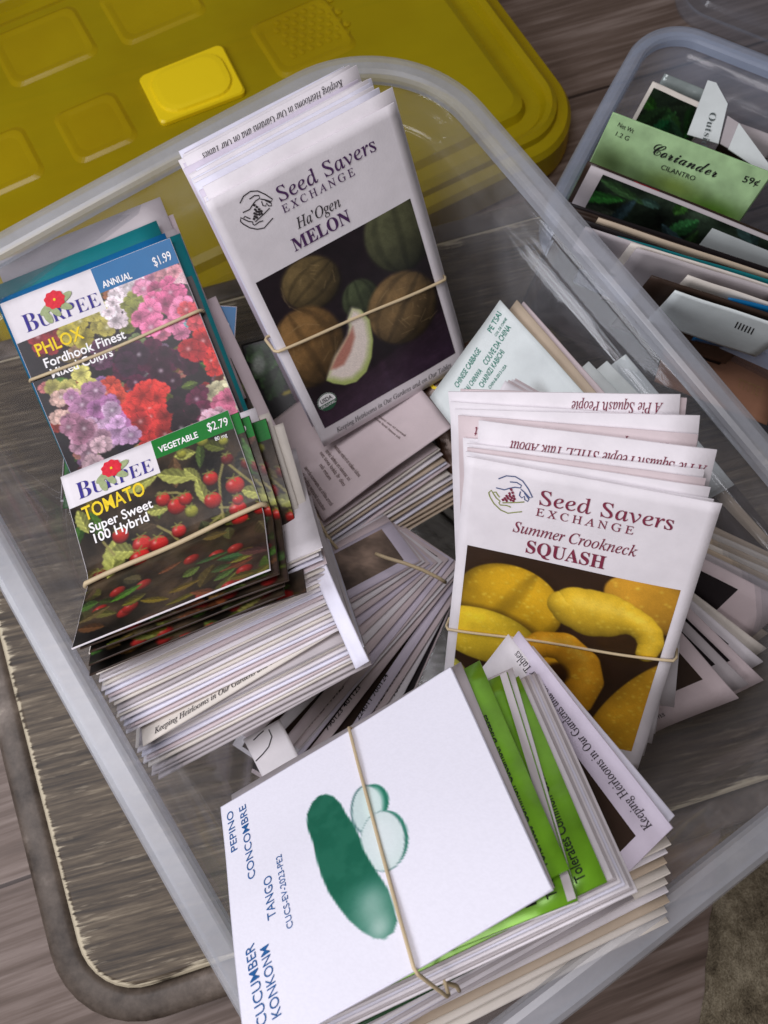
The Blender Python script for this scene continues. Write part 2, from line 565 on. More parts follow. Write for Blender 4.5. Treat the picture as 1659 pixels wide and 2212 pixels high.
# ------------------------------------------------------------------ worn board under the box
def rounded_poly(pts, rad, n=8):
    out = []
    m = len(pts)
    for i in range(m):
        p, a, b = np.array(pts[i]), np.array(pts[i - 1]), np.array(pts[(i + 1) % m])
        ua, ub = (a - p) / np.linalg.norm(a - p), (b - p) / np.linalg.norm(b - p)
        th = math.acos(np.clip(ua @ ub, -1, 1)); L = rad / math.tan(th / 2)
        c = p + (ua + ub) / np.linalg.norm(ua + ub) * rad / math.sin(th / 2)
        s, e = p + ua * L, p + ub * L
        a0 = math.atan2(*(s - c)[::-1]); a1 = math.atan2(*(e - c)[::-1])
        da = (a1 - a0 + math.pi) % (2 * math.pi) - math.pi
        out += [c + rad * np.array([math.cos(a0 + da * k / n), math.sin(a0 + da * k / n)]) for k in range(n + 1)]
    return out
def loft(rings, cap_first=False, cap_last=False, closed=False):
    n = len(rings[0]); V = [p for r in rings for p in r]; Fc = []
    R = len(rings)
    for i in range(R if closed else R - 1):
        for q in range(n):
            a, b = i * n + q, i * n + (q + 1) % n
            c, d = ((i + 1) % R) * n + q, ((i + 1) % R) * n + (q + 1) % n
            Fc.append((a, b, d, c))
    if cap_first: Fc.append(tuple(range(n - 1, -1, -1)))
    if cap_last: Fc.append(tuple(range((R - 1) * n, R * n)))
    return V, Fc
bl_corner = np.array([-.143, -.121])
e_up, e_rt = np.array([-.357, .934]), np.array([.956, .292])
def board_ring(grow, z):
    base = [bl_corner, bl_corner + e_rt * .47, bl_corner + e_rt * .42 + e_up * .36, bl_corner - e_rt * .0 + e_up * .36]
    c = sum(base) / 4
    pts = rounded_poly(base, .032)
    out = []
    m = len(pts)
    for i in range(m):
        t = pts[(i + 1) % m] - pts[i - 1]; t /= np.linalg.norm(t)
        nn = np.array([t[1], -t[0]])
        q = pts[i] + nn * grow
        out.append((q[0], q[1], z))
    return out
board = bpy.data.objects.new('stool_seat', None); col.objects.link(board)
board.location = (-.02, .05, FLOOR_Z)
tag(board, 'worn wooden stool seat with a rounded grey border under the large seed box', 'stool seat')
def board_wood():
    k = NT('worn_seat_wood')
    ang = DEG(14)
    v = k.coords((1, 1, 1), (0, 0, -ang), obj=False)
    def st(sx, sy, sc_, det, dist=.15):
        mp = k.n('ShaderNodeMapping'); mp.inputs['Scale'].default_value = (sx, sy, 1); k.l(v, mp.inputs[0])
        return k.noise(mp.outputs[0], sc_, det, .68, dist)
    n1 = st(7, 150, 1.3, 5, .05); n2 = st(24, 430, 1.2, 4, .0); n3 = st(34, 330, 1.0, 3, .1)
    big = k.noise(v, 22, 4, .6)
    a = k.n('ShaderNodeAttribute', attribute_name='wear')
    ad = k.n('ShaderNodeMath', operation='MULTIPLY_ADD', i={1: .55}); k.l(n2, ad.inputs[0])
    m = k.n('ShaderNodeMath', operation='MULTIPLY', i={1: .45}); k.l(n1, m.inputs[0]); k.l(m.outputs[0], ad.inputs[2])
    base0 = k.ramp(ad.outputs[0], [(.38, lin(42, 34, 26)), (.48, lin(74, 62, 48)), (.56, lin(98, 85, 68)), (.66, lin(138, 125, 104))])
    fl_ = k.ramp(n3, [(.60, (0, 0, 0, 1)), (.68, (1, 1, 1, 1))])
    fm = k.n('ShaderNodeMath', operation='MULTIPLY', i={1: .38}); k.l(fl_, fm.inputs[0])
    bx = k.n('ShaderNodeMix', data_type='RGBA'); k.l(fm.outputs[0], bx.inputs[0]); k.l(base0, bx.inputs[6]); bx.inputs[7].default_value = lin(176, 162, 138)
    base = bx.outputs[2]
    # bare wood where the finish has worn off along the edge
    w = k.n('ShaderNodeMath', operation='ADD'); k.l(a.outputs['Fac'], w.inputs[0])
    w2 = k.n('ShaderNodeMath', operation='MULTIPLY_ADD', i={1: 1.6, 2: -1.0}); k.l(n2, w2.inputs[0]); k.l(w2.outputs[0], w.inputs[1])
    w3 = k.n('ShaderNodeMath', operation='MULTIPLY_ADD', i={1: 1.5, 2: -.75}); k.l(big, w3.inputs[0])
    w4 = k.n('ShaderNodeMath', operation='ADD'); k.l(w.outputs[0], w4.inputs[0]); k.l(w3.outputs[0], w4.inputs[1])
    cl = k.ramp(w4.outputs[0], [(.38, (0, 0, 0, 1)), (.6, (1, 1, 1, 1))])
    mm = k.n('ShaderNodeMix', data_type='RGBA'); k.l(cl, mm.inputs[0]); k.l(base, mm.inputs[6]); mm.inputs[7].default_value = lin(202, 190, 164)
    b = k.n('ShaderNodeBsdfPrincipled', i={'Roughness': .6}); k.l(mm.outputs[2], b.inputs['Base Color'])
    k.l(k.bump(ad.outputs[0], .22, .0008), b.inputs['Normal'])
    k.l(b.outputs[0], k.out.inputs[0])
    return k.m
wood = board_wood()
rings = [board_ring(-.00, -.010), board_ring(-.0006, -.0025), board_ring(-.002, -.0008)] + [board_ring(-g, 0) for g in (.004, .008, .013, .02, .029)]
V, Fc = loft(rings, cap_last=True)
pan = link_mesh('wood_panel', V, Fc, wood)
wv = []
for gi, val in enumerate((1, 1, .9, .50, .30, .16, .06, 0)): wv += [val] * len(rings[0])
aw = pan.data.attributes.new('wear', 'FLOAT', 'POINT'); aw.data.foreach_set('value', wv)
pan.parent = board; pan.matrix_parent_inverse = Matrix.Translation(-Vector(board.location))
frm = [board_ring(g * .8, z) for g, z in ((.0006, -.012), (.0010, -.0085), (.0035, -.0062), (.0060, -.0056), (.0165, -.0058), (.0195, -.0075), (.0212, -.012), (.0214, -.02), (.0205, -.044), (.0004, -.044))]
V, Fc = loft(frm, closed=True)
kf = NT('seat_border'); vv = kf.coords()
bb = kf.n('ShaderNodeBsdfPrincipled', i={'Roughness': .5, 'Specular IOR Level': .35})
kf.l(kf.ramp(kf.noise(vv, 30, 8, .7), [(.35, lin(52, 43, 36)), (.55, lin(98, 87, 78)), (.66, lin(128, 116, 106)), (.74, lin(176, 164, 148))]), bb.inputs['Base Color'])
kf.l(kf.bump(kf.noise(vv, 160, 4), .2, .001), bb.inputs['Normal']); kf.l(bb.outputs[0], kf.out.inputs[0])
fr = link_mesh('border_frame', V, Fc, kf.m, smooth=True)
fr.parent = board; fr.matrix_parent_inverse = Matrix.Translation(-Vector(board.location))

# ------------------------------------------------------------------ plastic boxes
def frame2(center, ang):
    c, s = math.cos(ang), math.sin(ang)
    return lambda a, b: (center[0] + a * c - b * s, center[1] + a * s + b * c)
def rrect(L, W, r, n=18):
    r = min(r, L / 2 - .001, W / 2 - .001); out = []
    for cx, cy, a0 in ((L / 2 - r, W / 2 - r, 0), (-L / 2 + r, W / 2 - r, 90), (-L / 2 + r, -W / 2 + r, 180), (L / 2 - r, -W / 2 + r, 270)):
        out += [(cx + r * math.cos(DEG(a0 + 90 * i / n)), cy + r * math.sin(DEG(a0 + 90 * i / n))) for i in range(n + 1)]
    return out
def subdiv_ring(pts, k=6):
    out = []
    m = len(pts)
    for i in range(m):
        a, b = np.array(pts[i]), np.array(pts[(i + 1) % m])
        kk = k if np.linalg.norm(b - a) > .03 else 1
        out += [tuple(a + (b - a) * j / kk) for j in range(kk)]
    return out
def ring(L, W, r, inset, z, bow=0.0):
    pts = subdiv_ring(rrect(L - 2 * inset, W - 2 * inset, max(.012, r - inset)))
    if bow:
        q = []
        for x, y in pts:
            fx, fy = 1 - (2 * x / L) ** 2, 1 - (2 * y / W) ** 2
            q.append((x + math.copysign(bow * max(0, fy), x) * (abs(x) / (L / 2)) ** 4, y + math.copysign(bow * max(0, fx), y) * (abs(y) / (W / 2)) ** 4))
        pts = q
    return [(x, y, z) for x, y in pts]
def clear_box(label, center, ang, L, W, r, H, z0, wallmat, rimmat, taper=.024, rimw=.011, bow=.002):
    root = bpy.data.objects.new('storage_box', None); col.objects.link(root)
    root.location = (center[0], center[1], z0); root.rotation_euler = (0, 0, ang)
    tag(root, label, 'storage box')
    tk = .0018; i1 = rimw + .001; i2 = i1 + .004
    inner = [(i2 + taper + .012, .0035), (i2 + taper + .006, .005), (i2 + taper + .0015, .0095), (i2 + taper, .016), (i2 + taper * .45, H * .52), (i2 + .0055, H * .80),
             (i2 + .0045, H * .815), (i2 + .0005, H * .825), (i2 - .0005, H * .88), (i2 - .0035, H * .893), (i2 - .004, H - .007)]
    outer = [(i - tk * (1 if z > .012 else .3), z - (tk if z < .012 else 0) - (tk if k in (6, 7, 9) else 0)) for k, (i, z) in enumerate(inner)][::-1]
    rings = [ring(L, W, r, i, z, bow * min(1, z / H)) for i, z in inner + outer]
    V, Fc = loft(rings, cap_first=True, cap_last=True)
    Fc[-2] = tuple(reversed(Fc[-2])); Fc[-1] = tuple(reversed(Fc[-1]))
    Fc = [tuple(reversed(f)) for f in Fc]
    link_mesh('box_wall', V, Fc, wallmat, root, smooth=False)
    for p in root.children[0].data.polygons: p.use_smooth = True
    prof = [(i1 + .0005, H - .0065), (i1 + .0002, H - .0025), (i1 - .0008, H - .0008), (i1 - .003, H), (.0030, H + .0003), (.0012, H - .0003), (.0002, H - .0018), (-.0008, H - .012), (.0008, H - .012), (.0018, H - .0035), (i1 - .003, H - .0035)]
    rings = [ring(L, W, r, i, z, bow) for i, z in prof]
    V, Fc = loft(rings, closed=True)
    ob = link_mesh('rim', V, [tuple(reversed(f)) for f in Fc], rimmat, root, smooth=False)
    return root
clear = plastic('clear_plastic', (.955, .96, .97, 1), .06, (.80, .80, .83, 1), .10, .09)
rimm = plastic('rim_plastic', (.93, .94, .96, 1), .27, (.88, .90, .96, 1), .24, .12)
clear2 = plastic('clear_plastic_blue', (.93, .945, .97, 1), .17, (.66, .73, .88, 1), .14, .08)
rimm2 = plastic('rim_plastic_blue', (.90, .93, .97, 1), .34, (.70, .78, .95, 1), .26, .1)
BA = DEG(-56.0)
ca, sa = math.cos(BA), math.sin(BA)
ctr = (-.087 * ca - .0565 * sa, -.087 * sa + .0565 * ca)
main_box = clear_box('large clear plastic storage box filled with bundles of seed packets', ctr, BA, .392, .295, .064, .129, .0015, clear, rimm)

# ------------------------------------------------------------------ yellow lid
LA = DEG(29)
ll, lm = np.array([math.cos(LA), math.sin(LA)]), np.array([-math.sin(LA), math.cos(LA)])
l0, l1, m0, m1 = -.115, .328, .283, .60
lc = ll * (l0 + l1) / 2 + lm * (m0 + m1) / 2
lid = bpy.data.objects.new('box_lid', None); col.objects.link(lid)
lid.location = (lc[0], lc[1], FLOOR_Z); lid.rotation_euler = (0, 0, LA)
tag(lid, 'translucent yellow plastic lid with raised squares behind the large seed box', 'box lid')
ky = NT('yellow_plastic'); vy = ky.coords()
yt = ky.n('ShaderNodeBsdfTransparent', i={'Color': (.86, .66, .05, 1)})
yd = ky.n('ShaderNodeBsdfPrincipled', i={'Roughness': .28, 'Base Color': (.5, .38, .006, 1), 'Specular IOR Level': .5})
ky.l(ky.ramp(ky.noise(vy, 9, 4), [(.3, (.52, .38, .004, 1)), (.7, (.68, .54, .008, 1))]), yd.inputs['Base Color'])
ky.l(ky.bump(ky.noise(vy, 60, 4), .12, .002), yd.inputs['Normal'])
mx = ky.n('ShaderNodeMixShader', i={0: .56}); ky.l(yt.outputs[0], mx.inputs[1]); ky.l(yd.outputs[0], mx.inputs[2]); ky.l(mx.outputs[0], ky.out.inputs[0])
LL, LW, TOPZ = l1 - l0, m1 - m0, .034
prof = [(.002, .0), (.0, .004), (.002, TOPZ - .010), (.005, TOPZ - .006), (.012, TOPZ - .005), (.0135, TOPZ - .001), (.017, TOPZ + .001), (.021, TOPZ - .001), (.024, TOPZ - .006), (.034, TOPZ - .007), (.037, TOPZ - .002), (.042, TOPZ)]
V, Fc = loft([ring(LL, LW, .05, i, z) for i, z in prof], cap_last=True)
def lidxy(p, z):
    q = onz(p, z)[:2] - lc
    return np.array([q @ ll, q @ lm])
ztop = FLOOR_Z + TOPZ
panels = [((207, 275), .043, .043), ((5, 352), .043, .043), ((95, 100), .062, .047), ((330, 12), .062, .047), ((655, 80), .058, .05), ((560, -95), .06, .047), ((-130, 180), .06, .047)]
for p, a, b in panels:
    c = lidxy(p, ztop); base = len(V)
    rr = [[(c[0] + x, c[1] + y, z) for x, y in rrect(a - 2 * i, b - 2 * i, .007, 5)] for i, z in ((-.0015, TOPZ + .0001), (.0, TOPZ + .0008), (.0012, TOPZ + .0014), (.003, TOPZ + .0012), (.0055, TOPZ + .0007))]
    v2, f2 = loft(rr, cap_last=True)
    V = list(V) + v2; Fc = Fc + [tuple(i + base for i in f) for f in f2]
c = lidxy((668, 62), ztop)
for i in range(7):
    for j in range(6):
        cx, cy = c[0] - .021 + i * .007 + (j % 2) * .0035, c[1] - .016 + j * .0062
        base = len(V)
        V = V + [(cx + .0026 * math.cos(DEG(60 * q)), cy + .0026 * math.sin(DEG(60 * q)), TOPZ + .0010) for q in range(6)] + [(cx, cy, TOPZ + .0015)]
        Fc = Fc + [(base + q, base + (q + 1) % 6, base + 6) for q in range(6)]
link_mesh('lid_plate', V, Fc, ky.m, lid)
kl = NT('latch_yellow')
ld = kl.n('ShaderNodeBsdfPrincipled', i={'Roughness': .35, 'Base Color': (.92, .68, .008, 1)})
kl.l(kl.bump(kl.noise(kl.coords(), 120, 3), .08, .001), ld.inputs['Normal']); kl.l(ld.outputs[0], kl.out.inputs[0])
Z1 = ZM(0, 0, 1.728)
lat = [lidxy(Z1(*p), ztop + .006) for p in ((590, 322), (955, 175), (1062, 385), (690, 525))]
lcn = sum(lat) / 4
def quad_ring(pts, shrink, z, rad):
    c = sum(pts) / 4
    q = [c + (p - c) * shrink for p in pts]
    return [(x, y, z) for x, y in rounded_poly(q, rad, 5)]
pp = lat[::-1]
if (pp[1][0] - pp[0][0]) * (pp[2][1] - pp[0][1]) - (pp[1][1] - pp[0][1]) * (pp[2][0] - pp[0][0]) < 0: pp = lat
rr = [quad_ring(pp, 1.0, TOPZ + .0003, .004), quad_ring(pp, 1.0, TOPZ + .003, .004), quad_ring(pp, .965, TOPZ + .0042, .004)]
rr += [quad_ring([lcn + (p - lcn) * np.array([1, 1]) for p in pp], .86, TOPZ + .0042, .014), quad_ring(pp, .82, TOPZ + .0058, .013), quad_ring(pp, .70, TOPZ + .0062, .011)]
V, Fc = loft(rr, cap_last=True)
link_mesh('latch', V, Fc, kl.m, lid)

# ------------------------------------------------------------------ brown mat
mc = []
p1, p2 = onz((1562, 1900), FLOOR_Z + .012)[:2], onz((1528, 2230), FLOOR_Z + .012)[:2]
dm = (p2 - p1) / np.linalg.norm(p2 - p1); nm = np.array([-dm[1], dm[0]])
V, Fc = [], []
NX, NY = 60, 90
for j in range(NY + 1):
    for i in range(NX + 1):
        a, b = i / NX * .16, (j / NY - .25) * .24
        q = p1 + nm * a + dm * b + nm * .0015 * mnoise.noise(Vector((b * 60, 0, 0)))
        e = min(1, a / .008)
        z = FLOOR_Z + .001 + .011 * math.sqrt(max(0, 1 - (1 - e) ** 2)) + .0022 * mnoise.noise(Vector((a * 420, b * 420, 3))) * e
        V.append((q[0], q[1], z))
for j in range(NY):
    for i in range(NX):
        a = j * (NX + 1) + i; Fc.append((a, a + NX + 1, a + NX + 2, a + 1))
km = NT('mat_fabric'); vm = km.coords()
bm_ = km.n('ShaderNodeBsdfPrincipled', i={'Roughness': .9, 'Specular IOR Level': .1})
nz = km.noise(vm, 55, 6, .75)
nf = km.noise(vm, 900, 2, .7)
ad = km.n('ShaderNodeMath', operation='MULTIPLY_ADD', i={1: .45}); km.l(nf, ad.inputs[0]); km.l(nz, ad.inputs[2])
km.l(km.ramp(ad.outputs[0], [(.5, lin(52, 44, 34)), (.72, lin(112, 102, 84)), (.95, lin(160, 150, 128))]), bm_.inputs['Base Color'])
km.l(km.bump(nf, .8, .002), bm_.inputs['Normal']); km.l(bm_.outputs[0], km.out.inputs[0])
matob = link_mesh('floor_mat', V, Fc, km.m, smooth=True)
tag(matob, 'mottled brown fabric mat on the floor in the bottom right corner', 'mat')
#PART2
# ------------------------------------------------------------------ printed pictures
def fbm(X, Y, s, seed):
    out = np.zeros_like(X)
    f = X.ravel(), Y.ravel()
    r = np.array([mnoise.fractal(Vector((a * s, b * s, seed * 9.7)), 1.0, 2.0, 4) for a, b in zip(*f)])
    return r.reshape(X.shape)
class Art:
    """paints a picture as it is printed on a packet; positions are metres on the packet's face"""
    def __init__(s, U, V, bg):
        s.U, s.V = U, V
        s.c = np.ones(U.shape + (3,)) * np.array(bg, float)
    def mix(s, a, rgb):
        a = np.clip(a, 0, 1)[..., None]
        s.c = s.c * (1 - a) + np.array(rgb, float) * a if np.ndim(rgb) == 1 else s.c * (1 - a) + rgb * a
    def ell(s, c, rx, ry, rgb, rot=0, soft=.0006, shade=.5, light=(-.5, -.7), hi=0, rib=0, ribrot=0, a=1.0):
        dx, dy = s.U - c[0], s.V - c[1]
        k, q = math.cos(rot), math.sin(rot)
        x, y = (dx * k + dy * q) / rx, (-dx * q + dy * k) / ry
        r = np.sqrt(x * x + y * y)
        m = np.clip((1 - r) * min(rx, ry) / soft + .5, 0, 1) * a
        z = np.sqrt(np.clip(1 - r * r, 0, 1))
        nx, ny = (dx / max(rx, ry)), (dy / max(rx, ry))
        lam = np.clip(.55 * z + .6 * (nx * light[0] + ny * light[1]) + .35, 0, 1.3)
        f = 1 - shade + shade * lam
        if rib: f = f * (1 - .28 * np.clip(np.cos((x * math.cos(ribrot) + y * math.sin(ribrot)) / np.sqrt(np.clip(1.02 - (y * math.cos(ribrot) - x * math.sin(ribrot)) ** 2, .05, 2)) * math.pi * rib), .3, 1))
        col_ = np.array(rgb, float) * f[..., None]
        if hi:
            h = np.exp(-(((x + .35) ** 2 + (y + .4) ** 2) / .035)) * hi
            col_ = col_ * (1 - h[..., None]) + np.array([255, 235, 225.]) * h[..., None]
        s.mix(m, col_)
    def tubeshape(s, pts, rgb, light=(.1, -.9), shade=.55, hi=(255, 222, 90), soft=.0006):
        best = np.full(s.U.shape, 9.); sx = np.zeros(s.U.shape); sy = np.zeros(s.U.shape); rad = np.ones(s.U.shape) * .001
        for (x1, y1, r1), (x2, y2, r2) in zip(pts, pts[1:]):
            dx, dy = x2 - x1, y2 - y1
            t = np.clip(((s.U - x1) * dx + (s.V - y1) * dy) / (dx * dx + dy * dy + 1e-15), 0, 1)
            ex, ey = s.U - x1 - t * dx, s.V - y1 - t * dy; r = r1 + (r2 - r1) * t
            d = np.hypot(ex, ey) - r
            m = d < best
            best = np.where(m, d, best); sx = np.where(m, ex / r, sx); sy = np.where(m, ey / r, sy); rad = np.where(m, r, rad)
        z = np.sqrt(np.clip(1 - sx ** 2 - sy ** 2, 0, 1))
        f = 1 - shade + shade * np.clip(.62 * z + .45 * (sx * light[0] + sy * light[1]) + .32, 0, 1.25)
        c = np.array(rgb, float) * f[..., None]
        h = np.exp(-(((sx - .4 * light[0]) ** 2 + (sy - .4 * light[1]) ** 2) / .10))[..., None] * .4
        s.mix(np.clip(-best / soft + .5, 0, 1), c * (1 - h) + np.array(hi, float) * h)
    def poly(s, pts, rgb, soft=.0005, a=1.0):
        P = np.array(pts); inside = np.zeros(s.U.shape, bool); dist = np.full(s.U.shape, 9.)
        n = len(P)
        for i in range(n):
            (x1, y1), (x2, y2) = P[i], P[(i + 1) % n]
            cnd = ((y1 > s.V) != (y2 > s.V)) & (s.U < (x2 - x1) * (s.V - y1) / (y2 - y1 + 1e-15) + x1)
            inside ^= cnd
            dx, dy = x2 - x1, y2 - y1
            t = np.clip(((s.U - x1) * dx + (s.V - y1) * dy) / (dx * dx + dy * dy + 1e-15), 0, 1)
            dist = np.minimum(dist, np.hypot(s.U - x1 - t * dx, s.V - y1 - t * dy))
        m = np.clip(np.where(inside, dist, -dist) / soft + .5, 0, 1) * a
        s.mix(m, rgb); return m
    def line(s, pts, w, rgb, soft=.0003, a=1.0):
        for (x1, y1), (x2, y2) in zip(pts, pts[1:]):
            dx, dy = x2 - x1, y2 - y1
            t = np.clip(((s.U - x1) * dx + (s.V - y1) * dy) / (dx * dx + dy * dy + 1e-15), 0, 1)
            d = np.hypot(s.U - x1 - t * dx, s.V - y1 - t * dy)
            s.mix(np.clip((w / 2 - d) / soft + .5, 0, 1) * a, rgb)
    def leaf(s, c, L, w, rot, rgb, vein=True):
        dx, dy = s.U - c[0], s.V - c[1]
        k, q = math.cos(rot), math.sin(rot)
        x, y = (dx * k + dy * q) / L, (-dx * q + dy * k) / w
        hw = np.clip(1 - (2 * x) ** 2, 0, 1) * (.5 - .15 * x) * (1 + .07 * np.sin(x * 38))
        m = np.clip((hw - np.abs(y)) * w / .0005 + .5, 0, 1)
        f = 1 + .3 * np.sign(y) * .6 - .5 * np.exp(-(y / .05) ** 2) * (-1 if vein else 0) * .5 + .25 * np.sin((x * 30 + np.abs(y) * 18))* .4
        s.mix(m * (np.abs(x) < .5), np.array(rgb, float) * np.clip(f, .4, 1.6)[..., None])
    def flower(s, c, r, rgb, rot=0, eye=None, n=5, sq=1.0):
        dx, dy = s.U - c[0], (s.V - c[1]) / sq
        rr, th = np.hypot(dx, dy) / r, np.arctan2(dy, dx) + rot
        ph = (th * n / (2 * math.pi)) % 1 - .5
        edge = .78 + .26 * np.sqrt(np.clip(1 - (2 * ph) ** 2, 0, 1)) - .08 * np.exp(-(ph / .06) ** 2)
        m = np.clip((edge - rr) * r / .0004 + .5, 0, 1)
        f = .72 + .42 * np.clip(rr, 0, 1) - .34 * np.exp(-((np.abs(ph) - .5) / .05) ** 2) * np.clip(rr * 1.4, 0, 1) + .07 * np.sin(th * 31)
        c_ = np.array(rgb, float) * f[..., None]
        if eye is not None:
            e = np.exp(-(rr / .22) ** 2)[..., None]
            c_ = c_ * (1 - e) + np.array(eye, float) * e
        s.mix(m, np.clip(c_, 0, 255))
    def grain(s, amt, sc_=700, seed=1):
        s.c = np.clip(s.c * (1 + amt * (RNG.random(s.U.shape) - .5)[..., None]), 0, 255)
    def mottle(s, amt, sc_=120, seed=1):
        s.c = np.clip(s.c * (1 + amt * fbm(s.U, s.V, sc_, seed))[..., None], 0, 255)

PURPLE_INK = ink('plum_ink', (118, 40, 62)); DARK_INK = ink('dark_ink', (50, 44, 48)); PLUM2 = ink('violet_ink', (72, 40, 84))
BROWN_INK = ink('brown_ink', (84, 60, 52)); NAVY = ink('navy_ink', (50, 40, 128)); BLUE_INK = ink('blue_ink', (28, 84, 140))
YEL_INK = ink('yellow_ink', (226, 196, 30)); WHT_INK = ink('white_ink', (236, 232, 232)); GRN_INK = ink('green_ink', (40, 122, 104))
BLK_INK = ink('black_ink', (26, 26, 28)); RED_INK = ink('red_ink', (206, 34, 52)); LEAF_INK = ink('leaf_ink', (150, 162, 118))
OLIVE_INK = ink('olive_ink', (128, 134, 70)); SLATE_INK = ink('slate_ink', (70, 84, 122)); ORG_INK = ink('seal_green', (40, 88, 62))

def hands_emblem(o, c, r, inks):
    """two cupped hands letting seeds fall, as outline drawing"""
    P = lambda pts: [(c[0] + x * r, c[1] + y * r) for x, y in pts]
    top, bot, seed = inks
    strokes(o, 'emblem', top, [P([(-.62, -.72), (-.3, -.95), (.1, -1.0), (.45, -.85), (.75, -.5), (.98, -.12), (.86, -.06), (.6, -.3), (.42, -.42)]),
                               P([(-.1, -.68), (.2, -.72), (.42, -.62), (.40, -.48), (.15, -.46), (-.1, -.34), (-.3, -.22), (-.68, -.24)]),
                               P([(.42, -.30), (.40, -.08), (.52, .02), (.62, -.1), (.66, .08), (.80, .14), (.84, .02), (.6, -.26)])], .00045)
    strokes(o, 'emblem', bot, [P([(-.98, .10), (-.9, .3), (-.68, .62), (-.35, .88), (0, .98), (.3, .86), (.62, .74)]),
                               P([(-.98, .10), (-.88, -.06), (-.76, .1), (-.60, .3), (-.42, .42), (-.46, .52), (-.4, .62), (-.1, .58), (.1, .62)]),
                               P([(-.76, .02), (-.66, -.02), (-.56, .12), (-.46, .22)]), P([(-.3, .48), (0, .40), (.3, .32), (.66, .2)])], .00045)
    V = []
    for x, y in ((0, -.3), (.08, -.16), (-.05, -.08), (.14, 0), (-.02, .04), (-.16, .08), (.08, .12), (.2, .14), (-.08, .18), (-.22, .22), (.04, .24), (.16, .26), (-.3, .32), (-.14, .32)):
        V.append(P([(x - .035, y - .05), (x + .045, y + .05)]))
    strokes(o, 'emblem', seed, V, .0009)

def usda_seal(o, c, r):
    disc = poly(o, 'seal', WHT_INK, arc(*c, r, 0, 360, 28)[:-1], .0003)
    dn = o_s[o.name][0]
    h_ = poly(o, 'lower_half', ORG_INK, arc(*c, r * .94, 8, 172, 16), .0004)
    h2_ = strokes(o, 'outline', ORG_INK, [arc(*c, r * .95, 0, 360, 28)], .0004, .0004)
    a1 = text(o, 'USDA', (c[0] - r * .62, c[1] - r * .08), (c[0] + r * .62, c[1] - r * .08), r * .5, BLK_INK, off=.015, k=.0005)
    a2 = text(o, 'ORGANIC', (c[0] - r * .8, c[1] + r * .48), (c[0] + r * .8, c[1] + r * .48), r * .3, WHT_INK, off=.015, k=.0006)
    h_.parent = disc; h2_.parent = disc; a1.parent = disc; a2.parent = disc

MM = .001
def sse_front(o, kind, variety, crop, inks, paint, pic, strip=True):
    """front of the white heirloom packets: emblem, two line name, variety, crop, framed picture, motto"""
    main, sub = inks[0], inks[1]
    hands_emblem(o, (.0178, .0125), .0082, inks[2])
    text(o, 'Seed Savers', (.0285, .0140), (.0755, .0140), .0060, main, st='roman', off=.004)
    text(o, 'EXCHANGE', (.0280, .0190), (.0630, .0190), .0033, main, st='roman', off=.004, spacing=1.45)
    text(o, variety[0], (variety[1], .0282), (variety[2], .0282), .0047, sub, st='italic', off=.004)
    text(o, crop[0], (crop[1], .0366), (crop[2], .0366), .0058, main, st='serif', off=.004)
    patch(o, 'picture', printed(.45), *pic, step=.0004, paint=paint)
    if strip:
        v = o_s[o.name][0].h - .0042
        text(o, 'Keeping Heirlooms in Our Gardens and on Our Tables', (.0095, v), (.0795, v), .0029, sub, st='italic', off=.004)

